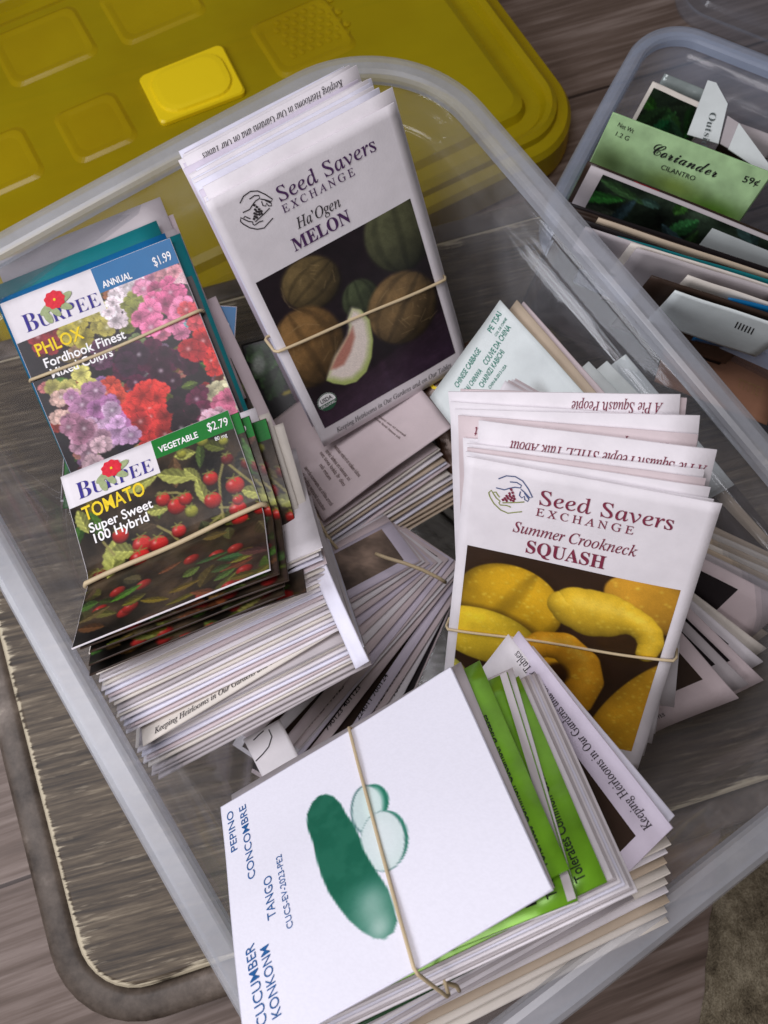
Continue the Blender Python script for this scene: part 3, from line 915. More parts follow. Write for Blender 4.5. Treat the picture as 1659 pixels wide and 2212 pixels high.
# ------------------------------------------------------------------ melon bundle
Zb = ZM(440, 180, 2.242); Zc = ZM(600, 660, 2.765)
SW, SH = .0889, .140
melon = solve(SW, SH, [(0, 0, 453, 441, .350), (1, 0, 848, 234, .350), (1, 1, 1002, 773, .412), (0, 1, 697, 956, .412)], sd=.0015)
mo = packet(melon, 'white heirloom melon seed packet with a dark melon photograph, front of its banded bundle', WHITE, .0016, wave=.0006, group=None, fine=True)
q = melon.uv
def paint_melon(U, V):
    A = Art(U, V, (30, 20, 26))
    A.mix(np.clip((V - q(Zc(600, 850))[1]) / .02, 0, .8), (62, 38, 58))
    for k in range(9):
        y0 = q(Zc(900, 700 + 40 * k)); A.line([(.0, y0[1] + .012), (.045, y0[1] + .002), (.09, y0[1] - .008)], .0022, (78 - 3 * k, 50, 74), .003, .35)
    A.ell(q(Zb(1250, 900)), .0175, .019, (92, 94, 62), -.3, .002, .75, rib=3, ribrot=.4)
    A.ell(q(Zc(490, 130)), .0145, .0130, (122, 100, 58), .5, .002, .65, rib=4, ribrot=.6)
    A.ell(q(Zc(830, 240)), .0095, .0105, (74, 84, 54), 0, .0015, .7, rib=3)
    A.ell(q(Zc(1120, 300)), .0185, .0195, (138, 106, 62), -.4, .002, .7, rib=3, ribrot=1.2)
    A.ell(q(Zc(470, 580)), .0185, .0215, (152, 110, 58), .2, .002, .72, light=(-.3, -.8), rib=3, ribrot=-.35)
    A.mottle(.16, 200, 2)
    for k in range(46):
        c = q(Zc(*[(470, 580), (1120, 300), (490, 130), (1250, 260)][k % 4])); t = RNG.uniform(0, 6.28); r_ = RNG.uniform(.002, .015)
        A.line([(c[0] + r_ * math.cos(t), c[1] + r_ * math.sin(t)), (c[0] + r_ * math.cos(t + .5), c[1] + r_ * math.sin(t + .5))], .0004, (176, 146, 96), .0004, .35)
    Q = lambda pts: [q(Zc(*p)) for p in pts]
    A.poly(Q([(770, 300), (830, 310), (890, 380), (915, 520), (905, 640), (870, 740), (800, 810), (720, 832), (640, 820), (592, 800), (612, 740), (650, 640), (700, 560), (740, 490), (752, 430), (738, 380)]), (172, 186, 100), .0008)
    A.poly(Q([(770, 306), (815, 318), (868, 390), (888, 520), (872, 640), (836, 720), (770, 780), (700, 795), (640, 780), (606, 778), (618, 736), (652, 642), (702, 560), (742, 490), (756, 430), (742, 384)]), (232, 216, 204), .0035)
    A.poly(Q([(775, 430), (790, 500), (762, 600), (715, 690), (660, 718), (622, 722), (660, 640), (702, 565), (738, 500)]), (186, 118, 100), .002)
    A.grain(.10); return A.c
sse_front(mo, 'melon', ('Ha\u2019Ogen', .0310, .0525), ('MELON', .0260, .0545), (PLUM2, DARK_INK, (DARK_INK, DARK_INK, DARK_INK)), paint_melon,
          (.0045, .0408, .0838, .1295))
usda_seal(mo, q(Zc(597, 945)), .0052)
base_melon = 'white heirloom seed packet whose edge shows in the pile behind the melon packet'
mB = (390, 335)
NM = 26
endO = at(mB, .385) - melon.O
for k in range(NM):
    f = (k + 1) / NM
    d = endO * f
    d = melon.x * (d @ melon.x) + melon.y * (d @ melon.y) + melon.n * (d @ melon.n)
    po = Pose(melon.O + d, melon.x, melon.y, SW, SH).moved(du=RNG.normal(0, .0011), dv=RNG.normal(0, .0012) + (.0 if k % 5 else -.002), spin=RNG.normal(0, .008))
    if k == 16:
        po = po.moved(dv=-.0062)
    e = filler(po, base_melon if k != 16 else 'upside down heirloom packet showing a small grey motto behind the melon packet', 'white packets in the melon bundle', [WHITE, COOL, WHITE, LAV][k % 4], k % 4)
    if k == 16:
        text(e, 'Keeping Heirlooms in Our Gardens and on Our Tables', (.0800, .0022), (.0080, .0022), .0031, DARK_INK, st='italic', off=.006)
print('MELON depth sep', float(endO @ melon.n), float(endO @ melon.y))
rubber_band(mo, (606, 753), (931, 618), 0.016, 'tan rubber band round the melon seed packets')

# ------------------------------------------------------------------ squash bundle
Zs = ZM(1100, 1140, 2.304); Z6 = ZM(960, 1280, 1.728)
squash = solve(SW, SH, [(0, 0, 1022, 985, .283), (1, 0, 1557, 1093, .283), (1, 1, 1397, 1664, .35)], [(0, 952, 1346), (1, 1440, 1421)])
so = packet(squash, 'white heirloom squash packet picturing yellow crookneck squashes, front of its banded bundle', WHITE, .0016, wave=.0011, fine=True)
q2 = squash.uv
def paint_squash(U, V):
    A = Art(U, V, (52, 32, 18))
    q = q2
    sh_ = lambda c, rx, ry, r=0: A.ell((c[0] + .001, c[1] + .0015), rx * 1.12, ry * 1.14, (48, 28, 10), r, .004, .1, a=.75)
    def fruit(c, rx, ry, rgb, rot=0, **kw):
        sh_(c, rx, ry, rot); A.ell(c, rx, ry, rgb, rot, .0006, .62, **kw)
    fruit(q(Zs(1240, 860)), .020, .012, (214, 150, 30), .3)
    fruit(q(Z6(250, 690)), .012, .012, (206, 200, 74))
    fruit(q(Zs(105, 850)), .006, .009, (206, 180, 56), .2)
    fruit(q(Z6(1110, 900)), .0170, .040, (232, 166, 20), .35, light=(-.6, -.2))
    fruit(q(Z6(560, 1010)), .030, .022, (170, 104, 20), .35)
    fruit(q(Zs(395, 850)), .0218, .0195, (250, 188, 16), .25, light=(.3, -.6), rib=2, ribrot=.2)
    fruit(q(Zs(260, 1030)), .0240, .0140, (250, 206, 30), .12)
    fruit(q(Z6(760, 690)), .0165, .0185, (244, 172, 18), .2)
    A.ell(q(Z6(775, 690)), .0056, .0060, (74, 40, 10), .2, .0022, .3)
    A.ell(q(Zs(1060, 1085)), .0120, .0080, (58, 35, 13), .5, .002, .2)
    T_ = lambda Z, L, k: [(*q(Z(x, y)), r * k) for x, y, r in L]
    A.tubeshape(T_(Z6, [(570, 660, 50), (610, 600, 66), (690, 565, 80), (780, 575, 90), (850, 640, 96), (870, 720, 92), (830, 810, 84)], 8.2e-5), (232, 158, 18), light=(.2, -.9))
    A.ell(q(Z6(745, 690)), .0050, .0056, (66, 36, 10), .2, .0024, .3)
    A.tubeshape(T_(Zs, [(720, 850, 110), (790, 870, 165), (870, 895, 185), (950, 905, 172), (1020, 915, 140), (1090, 935, 112), (1150, 965, 98), (1200, 1015, 88), (1216, 1075, 80), (1190, 1130, 68)], 6.2e-5), (236, 188, 28))
    for k in range(420):
        c = (RNG.uniform(.004, .084), RNG.uniform(.04, .129)); A.ell(c, .0007, .0006, (255, 224, 70), 0, .0008, .2, a=.34 * np.clip((A.c[..., 0] - 130) / 60, 0, 1))
    A.mottle(.10, 90, 6); A.grain(.06); return A.c
sse_front(so, 'squash', ('Summer Crookneck', .0205, .0660), ('SQUASH', .0265, .0560), (PURPLE_INK, PURPLE_INK, (SLATE_INK, OLIVE_INK, PURPLE_INK)), paint_squash, (.0040, .0392, .0842, .1290))
tops = [  # left end, right end of each top edge (photo), depth, note
    ((1012, 990), (1542, 1079), .2850, None), ((1006, 975), (1535, 1052), .2875, None), ((1010, 966), (1525, 1033), .2900, None), ((1008, 958), (1522, 1014), .2925, None),
    ((1034, 908), (1549, 972), .2960, 'pie2'), ((1000, 946), (1500, 984), .2985, None), ((990, 897), (1508, 938), .3020, 'pie1'), ((982, 884), (1512, 897), .3050, None),
    ((972, 868), (1506, 902), .3080, None), ((968, 846), (1470, 851), .3110, 'pie0'), ((995, 840), (1484, 859), .3140, None), ((978, 872), (1478, 886), .3170, None)]
tl = math.asin(max(-1, min(1, float(squash.n @ ((EYE - squash.O) / np.linalg.norm(EYE - squash.O)) ))))
STILT = -DEG(33)
names = {'pie2': 'upside down heirloom packet showing a plum slogan, nearest behind the squash packet', 'pie1': 'upside down heirloom packet with its plum slogan half covered, behind the squash packet',
         'pie0': 'upside down packet at the back of the squash bundle with only letter tops showing'}
for k, (a, b, d, note) in enumerate(tops):
    sh = Pose(squash.O - squash.n * (.0016 * (k + 1)), squash.x, squash.y, SW, SH)
    A3, B3 = sh.pt(*sh.uv(a)), sh.pt(*sh.uv(b))
    xx = B3 - A3; ww = np.linalg.norm(xx); xx /= ww
    po = Pose(A3, xx, np.cross(squash.n, xx), ww, .137)
    e = filler(po, names.get(note, 'plain white heirloom packet fanned out behind the squash packet'), 'white packets in the squash bundle', [WHITE, WHITE, PINKW, WHITE][k % 4], k % 4)
    if note == 'pie2':
        text(e, 'A Pie Squash People STILL Talk About', (.0800, .0062), (.0120, .0062), .0042, PURPLE_INK, st='italic', off=.004)
    if note == 'pie1':
        text(e, 'A Pie Squash People STILL Talk About', (.0745, .0040), (.0060, .0040), .0042, PURPLE_INK, st='italic', off=.004)
    if note == 'pie0':
        text(e, 'A Pie Squash People', (.0760, .0030), (.0450, .0030), .0040, PURPLE_INK, st='italic', off=.004)
    if k == 5:
        patch(e, 'barcode_block', BLACKP, .0015, .0035, .0058, .0075)
rubber_band(so, (951, 1350), (1441, 1420), .009, 'thin tan rubber band round the squash seed packets', r=.0006)

# ------------------------------------------------------------------ small name plates of the flower and tomato packets
def logo_block(o, band, kind, price, Z, pts):
    """white name plate, flower and coloured band; pts: photo points read off this packet"""
    P = o_s[o.name][0]; w = P.w
    m = lambda n: np.array(P.uv(Z(*pts[n])))
    u1 = m('u1')[0]; v2 = m('v2')[1]
    patch(o, 'colour_band', band, u1, .0002, w - .0002, v2, k=.00012)
    a, b = m('name0'), m('name1'); d = b - a; L = np.linalg.norm(d)
    text(o, 'B', a, a + d * .175, L * .225, NAVY, st='serif', off=-.010)
    text(o, 'URPEE', a + d * .19, b, L * .172, NAVY, st='serif', off=-.014)
    c = m('flower'); s = L / .0345; e = d / L; f = np.array([-e[1], e[0]])
    g = lambda x, y: tuple(c + e * x * s + f * y * s)
    for cx, cy, rx, ry, t0 in ((.0040, .0006, .0042, .0016, -20), (-.0044, .0024, .0042, .0016, -25), (-.0017, .0044, .0034, .0015, 60), (-.0054, .0061, .0030, .0016, 75), (.0033, .0041, .0032, .0015, 30)):
        k, q = math.cos(DEG(t0)), math.sin(DEG(t0))
        poly(o, 'flower_emblem', LEAF_INK, [g(cx + rx * math.cos(t) * k - ry * math.sin(t) * q, cy + rx * math.cos(t) * q + ry * math.sin(t) * k) for t in np.linspace(0, 2 * math.pi, 13)[:-1]], .00045)
    poly(o, 'flower_emblem', RED_INK, [g((.0045 + .0003 * math.cos(9 * t)) * math.cos(t), (.0038 + .0003 * math.cos(9 * t)) * math.sin(t)) for t in np.linspace(0, 2 * math.pi, 37)[:-1]], .0006)
    poly(o, 'flower_emblem', YEL_INK, [g(.0006 * math.cos(t), .0006 * math.sin(t)) for t in np.linspace(0, 6.283, 9)[:-1]], .0008)
    text(o, kind, m('k0'), m('k1'), .0030 * s, WHT_INK, off=.02)
    text(o, price, m('p0'), m('p1'), .0042 * s, WHT_INK, off=.005)
    return u1, m('v1')[1], v2

# ------------------------------------------------------------------ phlox bundle
Zp = ZM(0, 640, 1.728); Zq = ZM(0, 480, 2.9625)
phlox = quad((0, 657, .385), (367, 514, .385), (197, 1052, .392))
PW, PH = phlox.w, phlox.h
ks = PW / .079
po_ = packet(phlox, 'phlox flower seed packet with red, pink and lilac blooms, front of its banded bundle', WHITE, .0016, wave=.0006, fine=True)
qp = phlox.uv
def paint_phlox(U, V):
    A = Art(U, V, (34, 24, 28))
    for k in range(60):
        c = (RNG.uniform(0, .079), RNG.uniform(.01, .114)); A.leaf(c, RNG.uniform(.006, .012), .004, RNG.uniform(0, 6), (50 + RNG.uniform(0, 40), 62 + RNG.uniform(0, 30), 30))
    P = lambda x, y: np.array(qp(Zp(x, y)))
    cl = [((210, 345), 60, (150, 32, 40), 6), ((330, 330), 60, (168, 154, 50), 7), ((440, 275), 60, (186, 172, 70), 7), ((540, 215), 90, (226, 206, 212), 16), ((600, 150), 50, (232, 214, 220), 6), ((590, 235), 45, (136, 140, 56), 6),
          ((650, 130), 60, (222, 130, 166), 6), ((730, 110), 60, (190, 120, 130), 7), ((720, 190), 75, (206, 84, 132), 9), ((650, 265), 55, (212, 100, 144), 5), ((790, 275), 65, (214, 110, 150), 7), ((810, 110), 60, (214, 170, 176), 5), ((850, 240), 50, (196, 60, 70), 5),
          ((430, 420), 50, (84, 40, 70), 5), ((640, 490), 120, (86, 20, 54), 16), ((760, 470), 80, (58, 18, 40), 9), ((560, 440), 60, (52, 24, 44), 5), ((880, 420), 85, (222, 44, 40), 12), ((830, 370), 50, (208, 38, 44), 4),
          ((330, 560), 60, (208, 200, 96), 6), ((262, 575), 40, (196, 186, 90), 3), ((960, 560), 45, (214, 206, 160), 5), ((1010, 590), 40, (220, 212, 170), 4), ((930, 600), 40, (206, 196, 150), 3),
          ((510, 600), 60, (216, 66, 44), 6), ((610, 650), 110, (226, 48, 40), 18), ((660, 740), 90, (214, 42, 38), 10), ((560, 740), 60, (206, 40, 40), 6), ((720, 740), 50, (184, 40, 36), 4),
          ((280, 645), 70, (214, 170, 156), 7), ((380, 660), 90, (176, 116, 156), 12), ((480, 690), 80, (164, 98, 152), 12), ((440, 740), 90, (190, 150, 184), 10), ((520, 770), 55, (200, 150, 196), 5), ((400, 800), 80, (176, 128, 150), 9), ((430, 860), 70, (206, 166, 176), 6),
          ((880, 640), 70, (98, 24, 58), 9), ((1000, 640), 50, (206, 96, 130), 4), ((930, 680), 50, (214, 160, 176), 4), ((330, 760), 60, (150, 96, 120), 6), ((800, 690), 60, (40, 22, 30), 5)]
    for k in range(110):
        rgb = cl[RNG.integers(len(cl))][2]
        A.flower((RNG.uniform(0, .084), RNG.uniform(.012, .095)), RNG.uniform(.002, .0045), [x * RNG.uniform(.35, .85) for x in rgb], RNG.uniform(0, 6), [x * .6 for x in rgb], sq=RNG.uniform(.55, 1))
    for c, r, rgb, n in cl:
        c0 = P(*c); rad = np.linalg.norm(P(c[0] + r, c[1]) - c0)
        for k in range(n):
            a, d = RNG.uniform(0, 6.28), 1.15 * rad * math.sqrt(RNG.uniform(0, 1)) * .85
            j = RNG.uniform(.82, 1.12)
            A.flower((c0[0] + d * math.cos(a), c0[1] + d * math.sin(a)), RNG.uniform(.0038, .0056), [min(250, x * j) for x in rgb], RNG.uniform(0, 6), [min(255, x * .5 + 120) for x in rgb] if k % 2 else [x * .6 for x in rgb], sq=RNG.uniform(.75, 1))
    A.mottle(.16, 300, 8); A.grain(.1); return A.c
Zp1 = ZM(0, 480, 2.9625)
u1, v1, v2 = logo_block(po_, BLUE, 'ANNUAL', '$1.99', Zp1, dict(u1=(670, 570), v1=(170, 1110), v2=(765, 745), name0=(205, 1045), name1=(755, 840), flower=(410, 800), k0=(770, 715), k1=(985, 640), p0=(1150, 555), p1=(1280, 500)))
patch(po_, 'picture', printed(.36), .0002, v1, PW - .0003, PH - .0003, step=.00044, paint=paint_phlox)
patch(po_, 'picture', printed(.36), u1, v2, PW - .0003, v1, step=.00044, paint=paint_phlox)
for s, a, b, cap, m_ in (('PHLOX', (290, 1220), (632, 1080), .0060, YEL_INK), ('Fordhook Finest', (345, 1305), (942, 1083), .0045, WHT_INK), ('Mixed Colors', (395, 1380), (847, 1213), .0045, WHT_INK)):
    textpx(po_, s, Zp1(*a), Zp1(*b), cap, m_, off=.016)
backs = [  # shifts behind the phlox front: du, dv, dn, spin, colour, label
    (-.0012, -.0032, -.0022, .010, BLUE, 'blue topped annual seed packet directly behind the phlox packet', None),
    (.0042, -.0020, -.0042, -.012, TEAL, 'teal topped annual packet poking out right of the phlox packet top', None),
    (-.0030, -.0110, -.0064, .014, TEAL, 'teal annual packet with its pale lettering showing above the phlox logo', 'ANNUAL'),
    (.0030, -.0060, -.0086, -.004, GREYP, 'grey backed packet near the rear of the phlox bundle', None),
    (.0020, -.0225, -.0112, .010, GREYP, 'grey white backing packet standing tallest at the rear of the phlox bundle', None),
    (.0040, -.0140, -.0136, .000, PINKW, 'pale pinkish packet hidden at the rear of the phlox bundle', None)]
for k, (du, dv, dn, sp, m, lab, tx) in enumerate(backs):
    e = filler(phlox.moved(du, dv, dn, sp), lab, None, m, k % 4, .0013)
    if tx: text(e, tx, (.0020, .0105), (.0235, .0110), .0044, WHT_INK, off=.02)
    if k == 1: patch(e, 'picture', BLACKP, .002, .020, PW - .002, PH - .002)
rubber_band(po_, (80, 817), (452, 664), .012, 'pale rubber band round the phlox seed packets', r=.0008, sag=.0010)

# packets lying under the phlox and tomato bundles
b1 = quad((160, 640, .408), (512, 663, .408), (150, 1085, .408))
e = filler(b1, 'blue topped packet with a faint price lying under the right edge of the phlox packet', None, WHITE, 1)
patch(e, 'colour_band', BLUE, b1.w * .5, .0003, b1.w - .0003, .0155); patch(e, 'picture', DARKB, .0003, .0155, b1.w - .0003, b1.h - .001)
text(e, '$1.99', (b1.w - .0145, .0120), (b1.w - .0030, .0120), .0042, WHT_INK)
x1 = quad((168, 776, .405), (466, 640, .405), (330, 1085, .412))
e = filler(x1, 'white bordered packet with a dark brown picture lying between the phlox and melon packets', None, PINKW, 2)
def paint_dark(seed, base, var):
    def f(U, V):
        A = Art(U, V, base)
        n = fbm(U, V, 60, seed)
        A.c = np.clip(A.c * (1 + n[..., None] * .9), 0, 255)
        for k in range(26):
            A.leaf((RNG.uniform(U.min(), U.max()), RNG.uniform(V.min(), V.max())), RNG.uniform(.01, .03), RNG.uniform(.004, .012), RNG.uniform(0, 6), [c * RNG.uniform(.5, 1.3) for c in var])
        A.grain(.2); return A.c
    return f
patch(e, 'picture', printed(.45), .0045, .030, x1.w - .0060, x1.h - .008, step=.001, paint=paint_dark(3, (60, 44, 30), (90, 70, 30)))
gl = quad((142, 905, .400), (400, 905, .402), (116, 1098, .396))
e = filler(gl, 'green packet with a yellow patch peeping out left of the tomato packet', None, GREEN, 3)
patch(e, 'picture', printed(.4), .0003, .0003, gl.w - .0003, gl.h - .0003, step=.001, paint=paint_dark(5, (30, 92, 34), (40, 120, 40)))
poly(e, 'yellow_patch', YEL_INK, [(.0005, .004), (.008, .002), (.010, .018), (.004, .022), (.0005, .016)], .0004)
bk = quad((520, 745, .474), (700, 697, .474), (585, 1050, .478))
e = filler(bk, 'black glossy packet with green leaves lying deep between the phlox and melon bundles', None, BLACKP, 0)
Zx = ZM(500, 680, 5.027)
def paint_leafy(U, V):
    A = Art(U, V, (24, 20, 24))
    q = bk.uv
    for a, b, g in (((620, 1080), (1000, 980), 1), ((700, 1300), (960, 980), .8), ((820, 1420), (980, 1050), 1.1), ((880, 1560), (1010, 1200), .7), ((640, 1080), (760, 960), .9)):
        p, r = np.array(q(Zx(*a))), np.array(q(Zx(*b))); d = r - p
        A.leaf((p + r) / 2, np.linalg.norm(d) * 1.35, .012, math.atan2(d[1], d[0]), (62 * g, 104 * g, 54 * g))
    A.ell(q(Zx(740, 1170)), .004, .006, (196, 210, 200), .3, .003, .2)
    A.ell(q(Zx(1100, 1515)), .0034, .0012, (210, 190, 40), -.2, .0006, .2)
    A.grain(.2); return A.c
patch(e, 'picture', printed(.3), .001, .001, bk.w - .001, bk.h - .001, step=.0009, paint=paint_leafy)

# ------------------------------------------------------------------ tomato bundle
Zt = ZM(130, 980, 2.5523)
tomato = quad((131, 1031, .360), (493, 886, .360), (303, 1472, .332))
PW, PH = tomato.w, tomato.h
FB = PH * .513
FOLD = (FB - .001, DEG(44), .005)
qt = tomato.uv
_S = Shape(PW, PH, FOLD)
for u_ in (0, PW): print('tomato bottom', project(np.array(tomato.mat() @ Vector(_S(u_, PH)))), 'want 191,1381 / 624,1147')
TS = 7
def paint_tomato(U, V):
    A = Art(U, V, (46, 36, 26))
    A.mottle(1.0, 70, 3)
    P = lambda x, y: np.array(qt(Zt(x, y)))
    rs = np.random.default_rng(TS)
    for k in range(46):
        A.leaf((rs.uniform(0, .079), rs.uniform(.008, .114)), rs.uniform(.007, .018), rs.uniform(.004, .008), rs.uniform(0, 6), [x * rs.uniform(.45, .95) for x in (100, 98, 46)])
    for (x, y), L, w, a in (((570, 590), .016, .006, -.1), ((790, 540), .017, .007, .5), ((900, 530), .010, .005, 1), ((400, 1080), .020, .010, 1.9), ((460, 1020), .012, .008, .4), ((1290, 640), .012, .006, .6), ((200, 830), .012, .006, 1.4), ((680, 755), .010, .005, .2), ((850, 400), .010, .005, .2), ((960, 640), .014, .005, 1.5)):
        A.leaf(P(x, y), L, w, a, (136, 138, 62))
    for ln in ([(1100, 430), (1070, 560), (1080, 700), (1100, 820)], [(1100, 440), (1200, 520), (1330, 620), (1400, 700)], [(680, 650), (800, 645), (900, 680)], [(680, 860), (760, 900), (830, 970)], [(1020, 850), (1090, 780)], [(1075, 740), (1160, 740)], [(330, 960), (400, 1040)]):
        A.line([P(*p) for p in ln], .0011, (142, 132, 70), .0004, .9)
    for x, y, r, c in ((1015, 555, 44, 0), (1170, 598, 54, 0), (1030, 695, 50, 0), (1190, 750, 50, 0), (1210, 825, 48, 0), (800, 728, 54, 0), (856, 685, 40, 0), (712, 690, 42, 0), (895, 765, 38, 1), (580, 978, 58, 0), (688, 978, 56, 0), (572, 1070, 62, 0), (815, 890, 42, 0), (440, 918, 48, 0), (1320, 530, 32, 0), (1250, 455, 40, 2), (1345, 748, 48, 0), (1120, 430, 36, 2), (960, 315, 34, 1), (1095, 315, 28, 1), (830, 400, 28, 1), (1400, 580, 40, 0), (1190, 690, 32, 0), (320, 1190, 46, 2)):
        c0 = P(x, y); rad = r / 13.2 * .001
        A.ell(c0, rad, rad * .96, [(206, 34, 30), (160, 158, 50), (120, 30, 30)][c], 0, .0005, .7, light=(.2, -.8), hi=.5 if c == 0 else .2)
        for t in range(5):
            a = t * 1.256 + x; A.line([(c0[0], c0[1] - rad * .85), (c0[0] + rad * .8 * math.cos(a), c0[1] - rad * .85 + rad * .4 * math.sin(a))], .0006, (120, 126, 52), .0004, .8)
    for k in range(16):     # lower half of the picture, past the fold
        c0 = (rs.uniform(.006, .074), rs.uniform(.064, .108)); A.ell(c0, .0034, .0034, (170, 34, 30), 0, .0005, .7, hi=.35)
    for k in range(30):
        A.leaf((rs.uniform(0, .079), rs.uniform(.066, .114)), rs.uniform(.006, .016), rs.uniform(.003, .006), rs.uniform(-.6, .6), [x * rs.uniform(.4, 1.0) for x in (112, 110, 44)])
    A.grain(.12); return A.c
to = packet(tomato, 'cherry tomato seed packet with yellow title and green band, folded below its rubber band', WHITE, .0014, fold=FOLD, wave=.0004, fine=True)
u1, v1, v2 = logo_block(to, GREEN, 'VEGETABLE', '$2.79', Zt, dict(u1=(630, 310), v1=(135, 742), v2=(682, 425), name0=(178, 690), name1=(655, 505), flower=(385, 490), k0=(690, 392), k1=(938, 292), p0=(1000, 256), p1=(1130, 214)))
patch(to, 'picture', printed(.3), .0002, v1, PW - .0003, PH - .0003, step=.00045, paint=paint_tomato)
patch(to, 'picture', printed(.3), u1, v2, PW - .0003, v1, step=.00045, paint=paint_tomato)
for s, a, b, cap, m_ in (('TOMATO', (215, 826), (606, 652), .0066, YEL_INK), ('Super Sweet', (250, 902), (652, 737), .0044, WHT_INK), ('100 Hybrid', (282, 967), (627, 822), .0044, WHT_INK)):
    textpx(to, s, Zt(*a), Zt(*b), cap, m_, off=.016)
text(to, '80 mg', (.0690, .0118), (.0745, .0118), .0019, WHT_INK, k=.0005)
BT = [(.0030, .0012, -.0018, -.02, 'tomato packet with a green top corner just right of the front price'), (.0058, .0032, -.0036, -.035, 'tomato packet with a second green corner and end of a price behind the front one'),
      (.0020, .0050, -.0054, .006, 'tomato packet with a dark folded lower edge under the front tomato packet'), (.0004, .0075, -.0072, .012, 'lowest dark green tomato packet whose folded edge covers the white pile'), (.0105, .0035, -.0090, -.06, 'tomato packet with pink and red fruit sticking out at the right of the bundle')]
for k, (du, dv, dn, sp, lab) in enumerate(BT):
    e = packet(tomato.moved(du, dv, dn, sp), lab, DARKB, .0012, fold=(FB - dv, DEG(44 - 2 * k), .006), wave=.0006, seed=k + 3)
    TS = 20 + k
    patch(e, 'picture', printed(.3), .0003, .0100, PW - .0003, PH - .0003, step=.0009, paint=paint_tomato)
    patch(e, 'colour_band', GREEN, .0003, .0003, PW - .0003, .0100)
    if k == 1: text(e, '$2.79', (.0650, .0075), (.0755, .0075), .0040, WHT_INK)
WB = [(.0088, -.0028, -.0106, -.03, 'pale cream packet standing out above the green corner of the tomato bundle'), (.0128, .0002, -.0124, -.05, 'tan back packet stepped down to the right of the tomato bundle'), (.0160, .0060, -.0142, -.07, 'last tan packet stepped lowest to the right of the tomato bundle')]
for k, (du, dv, dn, sp, lab) in enumerate(WB):
    wp = tomato.moved(du, dv, dn, sp); wp.h = .066
    packet(wp, lab, [WHITE, CREAM, CREAM][k], .0012, fold=(FB - dv, DEG(44), .006), wave=.0006, seed=k)
rubber_band(to, (218, 1266), (616, 1076), .016, 'wide tan rubber band round the tomato seed packets', r=.0011, top=.0016)

# ------------------------------------------------------------------ white pile under the tomato packets
lastp = solve(SW, .13, [(0, 1, 337, 1682, .300), (1, 1, 806, 1441, .300)], [(1, 684, 1195)]) if False else None
NP = 34
gp = 'white packets in the thick pile below the tomato packets'
for k in range(NP):
    f = k / (NP - 1)
    g = f ** .96
    pa = (190 + (337 - 190) * (f ** 1.25) + RNG.normal(0, 4), 1402 + (1682 - 1402) * g + RNG.normal(0, 1.2))
    pb = (690 + (803 - 690) * (f ** 1.15) + RNG.normal(0, 4), 1180 + (1441 - 1180) * g + RNG.normal(0, 1.2))
    if k in (23, 24): pa = (pa[0] + 12, pa[1] + 3)
    d = .322 + .012 * f
    lab = 'white seed packet seen edge on in the thick pile below the tomato packets'
    if k == 22: lab = 'packet in the thick white pile with the start of its dark italic motto showing'
    if k == 0: lab = 'topmost packet of the thick white pile with a grey name under the tomato packets'
    if k == NP - 1: lab = 'lowest packet of the thick white pile, its grey underside edge longest'
    ti = DEG(62 - 8 * f + RNG.normal(0, 1.0))
    po = edge_pose(pa, d, pb, d, ti, None, .105)
    if k == 22: po = edge_pose((pa[0] + 28, pa[1] + 20), d - .0065, (pb[0] - 6, pb[1] - 7), d + .001, DEG(56), None, .105)
    if k == 23: po = po.moved(dv=.002)
    e = filler(po, lab, gp, [WHITE, CREAM, WHITE, COOL, PINKW, WHITE, CREAM, GREYP][k % 8] if k < NP - 3 else GREYP, k % 4, .0010)
    if k == 22: text(e, 'Keeping Heirlooms in Our Gardens and on Our Tables', (.0055, .1026), (.0760, .1026), .0034, DARK_INK, st='italic', off=.006)
    if k == 0: text(e, 'Grape Tomato', (.0420, .0995), (.0640, .0995), .0030, DARK_INK, st='italic', off=.004)
sidep = quad((664, 1206, .330), (690, 1188, .327), (760, 1450, .3165))
filler(sidep, 'smooth lavender packet standing on edge along the right end of the thick white pile', None, COOL, 0)

# ------------------------------------------------------------------ fan of small packets with a printed back
Zg = ZM(700, 1000, 3.7705)
g1 = quad((566, 925, .462), (822, 739, .462), (690, 1130, .422))
go = packet(g1, 'pale tan packet with small brown text on top of the fan below the melon packet', PINKW, .001, wave=.0012, seed=4, fine=True)
def lorem(n, seed):
    r = random.Random(seed); return ' '.join(''.join(r.choice('aeinorstlmucd') for _ in range(r.randint(2, 8))) for _ in range(n))
rowsz = [((150, 690), (350, 1090)), ((180, 680), (405, 1045)), ((225, 640), (475, 1000)), ((370, 620), (465, 760)), ((375, 505), (600, 820)), ((430, 490), (650, 770)), ((510, 450), (745, 735))]
for k, (a, b) in enumerate(rowsz):
    textpx(go, lorem(5 if k != 3 else 2, k), Zg(*a), Zg(*b), .0024, BROWN_INK, st='sans', off=.0, name='back_text')
textpx(go, lorem(4, 33), Zg(890, 180), Zg(1130, 380), .0014, BROWN_INK, name='back_text'); textpx(go, lorem(4, 34), Zg(930, 165), Zg(1180, 355), .0014, BROWN_INK, name='back_text')
NG = 13
for k in range(NG):
    f = (k + 1) / NG
    a = (692 + (752 - 692) * f + RNG.normal(0, 3), 1132 + (1224 - 1132) * f)
    b = (935 + (958 - 935) * min(1, f * 1.3) + RNG.normal(0, 6), 956 + (1102 - 956) * f)
    d = .426 + .012 * f
    P = edge_pose(a, d, b, d + .004, DEG(58 + 6 * f), .090, .085, f=.19)
    filler(P, 'tan white packet edge in the middle fan below the melon packet', 'packets in the upper middle fan', [PINKW, CREAM, WHITE, KRAFT, COOL][k % 5] if k < NG - 3 else KRAFT, k % 4, .0010)
